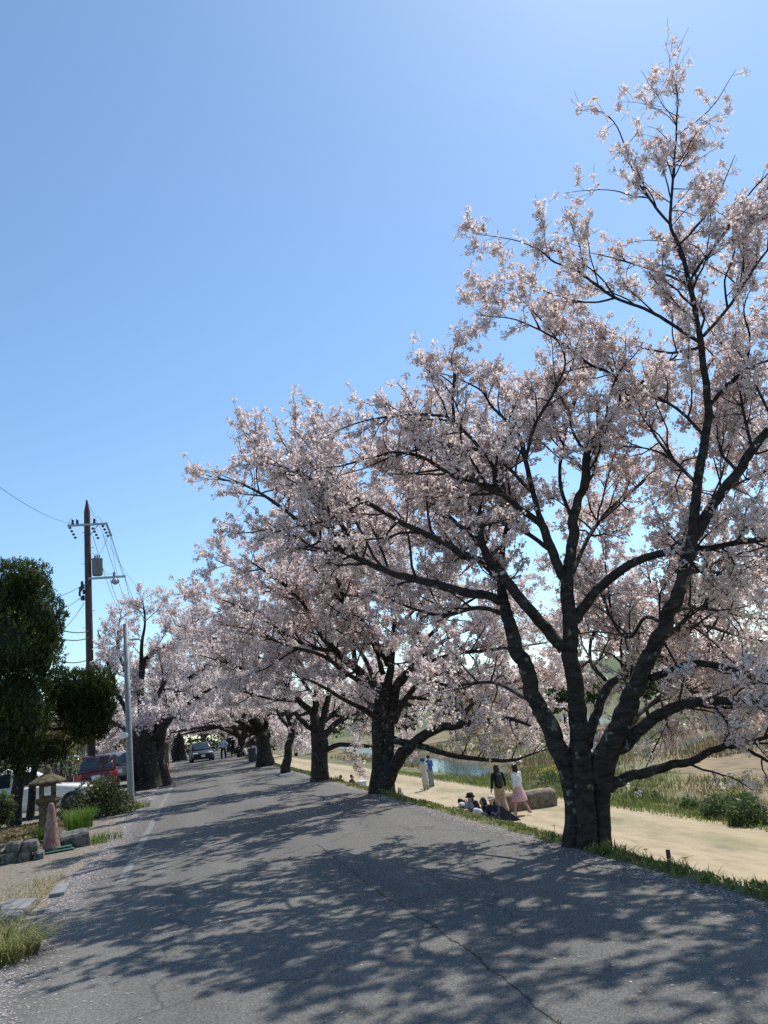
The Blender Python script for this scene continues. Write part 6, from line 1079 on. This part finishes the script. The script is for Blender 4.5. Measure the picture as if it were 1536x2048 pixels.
# ------------------------------------------------------------------ far bank: hills and trees
hx = np.linspace(30, 1500, 60); hy = np.linspace(140, 1600, 50); HX, HY = np.meshgrid(hx, hy); dd = np.hypot(HX - 0, HY - 0)
HZ = 1 + np.clip((dd - 260) / 500, 0, 1) * (26 + 20 * vnoise(HX, HY, 0.008, 3) + 8 * vnoise(HX, HY, 0.03, 5)) - 8 * (dd < 270)
M['hill'] = lerp_mat('hill', [(0.05, 0.075, 0.03), (0.09, 0.115, 0.045), (0.13, 0.14, 0.06)], 0.05, 0.95, 0.8, 0.25, detail=9)
mesh_np('hills', np.stack([HX, HY, HZ], -1), [grid_faces(60, 50)], M['hill'], smooth=True, kind='structure')
ft = [(118, 60, 'leftmost'), ]
for k in range(24):
    ang = math.radians(-3 + k * 2.8); dist = 118 + 26 * ((k * 37) % 5) / 5; b = np.array([dist * math.sin(ang) + 16, dist * math.cos(ang), -2.0]); hh = 6.5 + 3.5 * ((k * 13) % 4) / 4
    r = shrub('broadleaf_tree', [(0, 0, hh * 0.62, hh * 0.36, hh * 0.36, hh * 0.38), (hh * 0.2, 0.5, hh * 0.45, hh * 0.28, hh * 0.28, hh * 0.25), (-hh * 0.22, 0, hh * 0.5, hh * 0.26, hh * 0.26, hh * 0.28)], b, 1100, 0.42, ((0.03, 0.05, 0.015), (0.07, 0.09, 0.025))[k % 2], ((0.10, 0.13, 0.04), (0.17, 0.19, 0.06))[k % 2], '%s green tree from the left in the row on the far river bank' % ('first second third fourth fifth sixth seventh eighth ninth tenth eleventh twelfth thirteenth fourteenth fifteenth sixteenth seventeenth eighteenth nineteenth twentieth twenty-first twenty-second twenty-third last'.split()[k]), 'tree', 14); r['group'] = 'trees on the far river bank'
    P = np.array([(0, 0, -1), (0.05, 0, hh * 0.25), (0, 0.1, hh * 0.55)]); v, q_, t = big_tube(catmull(P, 3), np.linspace(0.3, 0.12, 7), 8, 0.08, k); mesh_np('trunk', v, [q_, t], M['bark'], r, True)

# ------------------------------------------------------------------ people
def fleshed(mb, name, mat, parent, vox):        # one continuous skin over the joined limbs
    o = mb.build(name, mat, None); md = o.modifiers.new('r', 'REMESH'); md.mode = 'VOXEL'; md.voxel_size = vox; md.use_smooth_shade = True
    sm = o.modifiers.new('s', 'SMOOTH'); sm.iterations = 3; sm.factor = 0.5
    dg = bpy.context.evaluated_depsgraph_get(); dg.update(); me = bpy.data.meshes.new_from_object(o.evaluated_get(dg)); me.materials.clear(); me.materials.append(mat); old = o.data; o.modifiers.clear(); o.data = me; bpy.data.meshes.remove(old); o.name = name; o.parent = parent; return o
CL = {}
def cloth(c):
    if c not in CL: CL[c] = lerp_mat('cloth', [tuple(x * 0.85 for x in c), tuple(min(1, x * 1.12) for x in c)], 14, 0.9, 0.25, 60)
    return CL[c]
SKIN = lerp_mat('skin', [(0.46, 0.27, 0.19), (0.55, 0.34, 0.25)], 20, 0.55); HAIR = lerp_mat('hair', [(0.012, 0.009, 0.008), (0.03, 0.02, 0.016)], 30, 0.5, stretch=(1, 1, 0.2)); EYE_M = plain('eye', (0.02, 0.015, 0.012), 0.2)
def person(loc, rz, label, pose='stand', top=(0.02, 0.02, 0.025), bottom=(0.1, 0.1, 0.1), hair='long', hat=None, h=1.6, skirt=False, coat=False, shoes=(0.03, 0.03, 0.03), sleeves=True, bag=None, group='people under the cherry trees', shorts=False, haircol=None, vox=.026):
    r = thing('person', loc, rz, label, 'person', group); k = h / 1.6; V_ = lambda x, y, z: Vector((x * k, y * k, z * k))
    # local +Y is where the person faces
    if pose == 'sit':
        pel, chest, nk, hd = V_(0, 0, .13), V_(0, .02, .44), V_(0, .05, .6), V_(0, .09, .73); sh = .16
        legs = [[V_(s * .09, 0, .12), V_(s * .17, .36, .36), V_(s * .12, .58, .06)] for s in (-1, 1)]; toe = V_(0, .16, -.03)
        arms = [[V_(s * sh, .03, .55), V_(s * .24, .16, .36), V_(s * .12, .36, .32)] for s in (-1, 1)]
    elif pose == 'sit2':
        pel, chest, nk, hd = V_(0, 0, .12), V_(.02, .05, .42), V_(.03, .12, .57), V_(.04, .19, .68); sh = .16
        legs = [[V_(s * .09, 0, .12), V_(s * .3, .26, .16), V_(-s * .05, .38, .07)] for s in (-1, 1)]; toe = V_(.08, .08, -.02)
        arms = [[V_(s * sh, .08, .53), V_(s * .22, .22, .33), V_(s * .08, .36, .25)] for s in (-1, 1)]
    else:
        st = {'stand': (.0, .0), 'walk': (.2, -.2), 'hips': (0, 0)}[pose]; pel, chest, nk, hd = V_(0, 0, .86), V_(0, .01, 1.18), V_(0, .01, 1.36), V_(0, .03, 1.48); sh = .165
        spx = .15 if pose == 'hips' else .085
        legs = [[V_(s * .08, 0, .84), V_(s * spx, st[i] * .55 + .03, .46), V_(s * (spx + .01), st[i] - (.12 if st[i] < 0 else 0), .08 + (.05 if st[i] < 0 else 0))] for i, s in enumerate((-1, 1))]; toe = V_(0, .14, -.045)
        if pose == 'hips': arms = [[V_(s * sh, 0, 1.3), V_(s * .36, -.05, 1.08), V_(s * .17, .04, .95)] for s in (-1, 1)]
        elif pose == 'walk': arms = [[V_(s * sh, 0, 1.3), V_(s * .25, -st[i] * .5 - .02, 1.06), V_(s * .3, -st[i] * .9 + .06, .86)] for i, s in enumerate((-1, 1))]
        else: arms = [[V_(s * sh, 0, 1.3), V_(s * .22, .03, 1.06), V_(s * .12, .22, .98)] for s in (-1, 1)]
    b = MB(); b.caps(pel, chest, .125 * k, .12 * k); b.caps(chest, nk, .115 * k, .05 * k); b.caps(V_(0, 0, 0) + arms[0][0], arms[1][0], .06 * k, .06 * k); b.caps(nk, hd, .048 * k, .05 * k)
    b.caps(hd + V_(0, 0, .02), hd + V_(0, .01, .05), .092 * k, .09 * k); b.caps(hd + V_(0, .03, -.05), hd + V_(0, .045, -.07), .06 * k, .045 * k); b.caps(hd + V_(0, .1, .01), hd + V_(0, .115, -.02), .014 * k, .018 * k)
    for s in (-1, 1): b.caps(hd + V_(s * .09, 0, .02), hd + V_(s * .1, -.01, -.01), .014 * k, .016 * k)
    for L_ in legs: b.caps(L_[0], L_[1], .085 * k, .055 * k); b.caps(L_[1], L_[2], .055 * k, .036 * k)
    for A in arms: b.caps(A[0], A[1], .05 * k, .04 * k); b.caps(A[1], A[2], .04 * k, .028 * k)
    for i, A in enumerate(arms):                         # palm, four fingers and a thumb
        d = (A[2] - A[1]).normalized(); s = (-1, 1)[i]; sd = d.cross(Vector((0, 0, 1))); sd = sd.normalized() if sd.length > .1 else Vector((1, 0, 0)); up2 = sd.cross(d)
        pm = A[2] + d * .075 * k; b.caps(A[2], pm, .03 * k, .034 * k)
        for j, fl in enumerate((.06, .072, .068, .052)):
            a0_ = pm + sd * (j - 1.5) * .019 * k + d * .02 * k; a1_ = a0_ + (d - up2 * .35).normalized() * fl * .55 * k; b.caps(a0_, a1_, .0095 * k, .009 * k, 6); b.caps(a1_, a1_ + (d - up2 * 1.1).normalized() * fl * .45 * k, .009 * k, .008 * k, 6)
        t0_ = A[2] + d * .03 * k + sd * .03 * k * s; b.caps(t0_, t0_ + (d + sd * s * .9).normalized() * .05 * k, .012 * k, .01 * k, 6)
    fleshed(b, 'body', SKIN, r, vox * k)
    c = MB(); c.caps(pel + V_(0, 0, .02), chest, .15 * k, .145 * k); c.caps(chest, nk - V_(0, 0, .05), .135 * k, .075 * k); c.caps(arms[0][0], arms[1][0], .075 * k, .075 * k)
    for A in arms:
        c.caps(A[0], A[1], .068 * k, .055 * k)
        if sleeves: c.caps(A[1], A[1].lerp(A[2], .88), .055 * k, .046 * k)
    if coat: c.caps(pel, pel - V_(0, 0, .42), .16 * k, .2 * k)
    fleshed(c, 'top', cloth(top), r, .028 * k)
    c = MB(); c.caps(pel + V_(0, 0, .05), pel - V_(0, 0, .03), .148 * k, .14 * k)
    if skirt:
        if pose.startswith('sit'): 
            for L_ in legs: c.caps(L_[0], L_[1], .13 * k, .12 * k); c.caps(L_[1], L_[1].lerp(L_[2], .6), .12 * k, .1 * k)
        else: c.lathe(pel - V_(0, 0, .42), [(.27 * k, 0), (.25 * k, .12 * k), (.19 * k, .3 * k), (.14 * k, .46 * k)], 16)
    else:
        for L_ in legs:
            c.caps(L_[0], L_[1], .105 * k, .085 * k)
            if not shorts: c.caps(L_[1], L_[1].lerp(L_[2], .93), .085 * k, .075 * k)
    fleshed(c, 'skirt' if skirt else 'trousers', cloth(bottom), r, .028 * k)
    for L_ in legs: c = MB(); c.caps(L_[2] - V_(0, .04, .03), L_[2] + toe * .75 - V_(0, 0, .0), .045 * k, .034 * k); fleshed(c, 'shoe', cloth(shoes), r, .02 * k)
    c = MB(); hc = hd + V_(0, -.015, .045); c.caps(hc, hc + V_(0, -.01, .02), .107 * k, .1 * k)
    if hair == 'long': c.caps(hc + V_(0, -.05, -.02), nk + V_(0, -.07, -.12), .085 * k, .09 * k); c.caps(hc + V_(.05, -.02, -.02), nk + V_(.08, -.03, -.08), .05 * k, .045 * k); c.caps(hc + V_(-.05, -.02, -.02), nk + V_(-.08, -.03, -.08), .05 * k, .045 * k)
    if hair == 'bob': c.caps(hc + V_(.045, -.03, -.03), hc + V_(.06, -.01, -.13), .06 * k, .045 * k); c.caps(hc + V_(-.045, -.03, -.03), hc + V_(-.06, -.01, -.13), .06 * k, .045 * k); c.caps(hc + V_(0, -.05, -.03), hc + V_(0, -.06, -.13), .07 * k, .06 * k)
    # keep the face clear of hair
    ho = fleshed(c, 'hair', haircol or HAIR, r, .022 * k)
    for v in ho.data.vertices:
        q = v.co - hd
        if q.y > .055 * k and q.z < .075 * k: v.co.y = hd.y + .05 * k
    e = MB()
    for s in (-1, 1): e.caps(hd + V_(s * .033, .092, .02), hd + V_(s * .034, .094, .02), .011 * k, .011 * k, 8)
    e.build('eyes', EYE_M, r); MB().caps(hd + V_(-.018, .1, -.055), hd + V_(.018, .1, -.055), .008 * k, .008 * k, 8).build('mouth', cloth((.35, .12, .11)), r)
    if hat:
        kind, hcname = hat; m2 = cloth(hcname); t_ = hd + V_(0, -.005, .05); c = MB()
        if kind == 'bucket': c.lathe(t_, [(.175 * k, -.03 * k), (.12 * k, .03 * k), (.112 * k, .09 * k), (.07 * k, .115 * k), (.01, .12 * k)], 18)
        else: c.lathe(t_, [(.118 * k, -.01 * k), (.117 * k, .04 * k), (.09 * k, .09 * k), (.04 * k, .112 * k), (.008, .115 * k)], 18); c.bbox(t_ + V_(0, .14, .0), (.15 * k, .12 * k, .014), .006)
        c.build('hat', m2, r, True)
    if bag: c = MB(); c.caps(chest + V_(0, -.2, -.16), chest + V_(0, -.19, .08), .12 * k, .1 * k); fleshed(c, 'backpack', cloth(bag), r, .025 * k)
    return r
def pl(px, py, z): q = gr(px, py, z); return (q[0], q[1], z)
person(pl(1006, 1629, -2), -0.1, 'woman in a dark jacket and beige trousers with a backpack walking away', 'walk', (0.02, 0.02, 0.025), (0.42, 0.34, 0.22), 'long', None, 1.62, bag=(0.05, 0.05, 0.045), vox=.013, haircol=lerp_mat('brown_hair', [(0.03, 0.015, 0.01), (0.06, 0.03, 0.02)], 30, 0.5))
person(pl(1044, 1630, -2), 0.35, 'woman with bobbed hair, white top and pink skirt walking beside the brown block', 'walk', (0.72, 0.70, 0.68), (0.72, 0.40, 0.40), 'bob', None, 1.62, True, shoes=(0.5, 0.4, 0.33), vox=.013)
person(pl(918, 1652, -2), -1.2, 'seated dark-haired person in white at the left end of the picnic group', 'sit2', (0.72, 0.72, 0.72), (0.04, 0.04, 0.06), 'short', None, 1.6)
person(pl(936, 1642, -2), 2.8, 'small dark-haired child in navy seated in front of the black-hatted woman', 'sit', (0.03, 0.035, 0.06), (0.04, 0.04, 0.06), 'bob', None, 1.25)
person(pl(949, 1642, -2), 2.4, 'seated woman in a black bucket hat and light denim top', 'sit', (0.30, 0.38, 0.48), (0.03, 0.035, 0.07), 'bob', ('bucket', (0.02, 0.02, 0.022)), 1.64, True)
person(pl(938, 1655, -2), 0.8, 'seated person in a white cap and dusty pink top', 'sit2', (0.45, 0.30, 0.26), (0.25, 0.2, 0.18), 'short', ('cap', (0.72, 0.70, 0.66)), 1.45)
person(pl(964, 1652, -2), 0.6, 'seated brown-haired person in a white shirt at the front of the picnic group', 'sit2', (0.72, 0.71, 0.68), (0.05, 0.05, 0.07), 'long', None, 1.5)
person(pl(976, 1648, -2), 1.6, 'seated person in black with long hair in the middle of the picnic group', 'sit', (0.02, 0.02, 0.022), (0.03, 0.03, 0.045), 'long', None, 1.5)
person(pl(993, 1650, -2), 2.2, 'seated person in a pale pink cap and navy jacket, right in the picnic group', 'sit', (0.03, 0.035, 0.065), (0.03, 0.03, 0.05), 'long', ('cap', (0.62, 0.48, 0.46)), 1.62)
q = gr(1008, 1646, -2); dg_ = MB(); dg_.add([(-0.35, 0, 0), (0.6, 0, 0), (0.6, 0.5, 0), (-0.35, 0.5, 0), (-0.3, 0.1, 0.5), (-0.12, 0.1, 0.62), (-0.12, 0.4, 0.62), (-0.3, 0.4, 0.5)], [(3, 2, 1, 0), (4, 5, 6, 7), (0, 1, 5, 4), (1, 2, 6, 5), (2, 3, 7, 6), (3, 0, 4, 7)]); o = dg_.build('folded_blanket', cloth((0.025, 0.027, 0.04)), None); o.location = (q[0], q[1], -2.0); tag(o, 'dark navy blanket sloping down at the right end of the picnic group', 'blanket')
q = gr(955, 1660, -2); o = MB().bbox((0, 0, 0.012), (2.3, 1.6, 0.02), 0.008, 0.3).build('picnic_sheet', cloth((0.04, 0.06, 0.12)), None); o.location = (q[0] - 0.05, q[1] + 0.9, -1.99); tag(o, 'blue picnic sheet under the seated group', 'picnic sheet')
person(pl(686, 1582, -2), 2.0, 'left one of two people in dark clothes sitting beside the cooler box', 'sit', (0.03, 0.03, 0.035), (0.05, 0.05, 0.06), 'short', None, 1.6)
person(pl(704, 1582, -2), -2.2, 'right one of two people in dark clothes sitting next to the cooler box', 'sit', (0.025, 0.025, 0.03), (0.04, 0.04, 0.05), 'short', None, 1.6)
person(pl(802, 1606, -2), 2.9, 'dark-haired child in white sitting by the path right of the second trunk', 'sit', (0.6, 0.58, 0.56), (0.4, 0.3, 0.3), 'long', None, 1.2)
person(pl(853, 1580, -2), 0.2, 'person in a long cream coat and dark blue hat standing near the water', 'stand', (0.58, 0.52, 0.42), (0.4, 0.36, 0.3), 'short', ('bucket', (0.05, 0.08, 0.16)), 1.5, coat=True)
person(pl(864, 1574, -2), 0.4, 'person in a blue jacket standing behind the one in the cream coat', 'stand', (0.05, 0.11, 0.28), (0.25, 0.25, 0.26), 'short', None, 1.56)
person((2.35, 69.5, 0.02), math.pi - 0.2, 'man in a light blue shirt standing on the road with hands on hips', 'hips', (0.36, 0.48, 0.66), (0.02, 0.022, 0.03), 'short', None, 1.72)
person((3.5, 77.0, 0.02), 0.2, 'person all in black walking away at the right road edge', 'walk', (0.02, 0.02, 0.02), (0.02, 0.02, 0.022), 'short', None, 1.68)
person((3.55, 68.5, 0.02), -0.6, 'person in black sitting at the right road edge behind the barrier', 'sit', (0.02, 0.02, 0.022), (0.02, 0.02, 0.025), 'short', None, 1.7)
person((4.15, 69.4, 0.03), 1.2, 'person in a white shirt sitting under the trees behind the barrier', 'sit', (0.6, 0.6, 0.6), (0.05, 0.05, 0.06), 'short', None, 1.6)
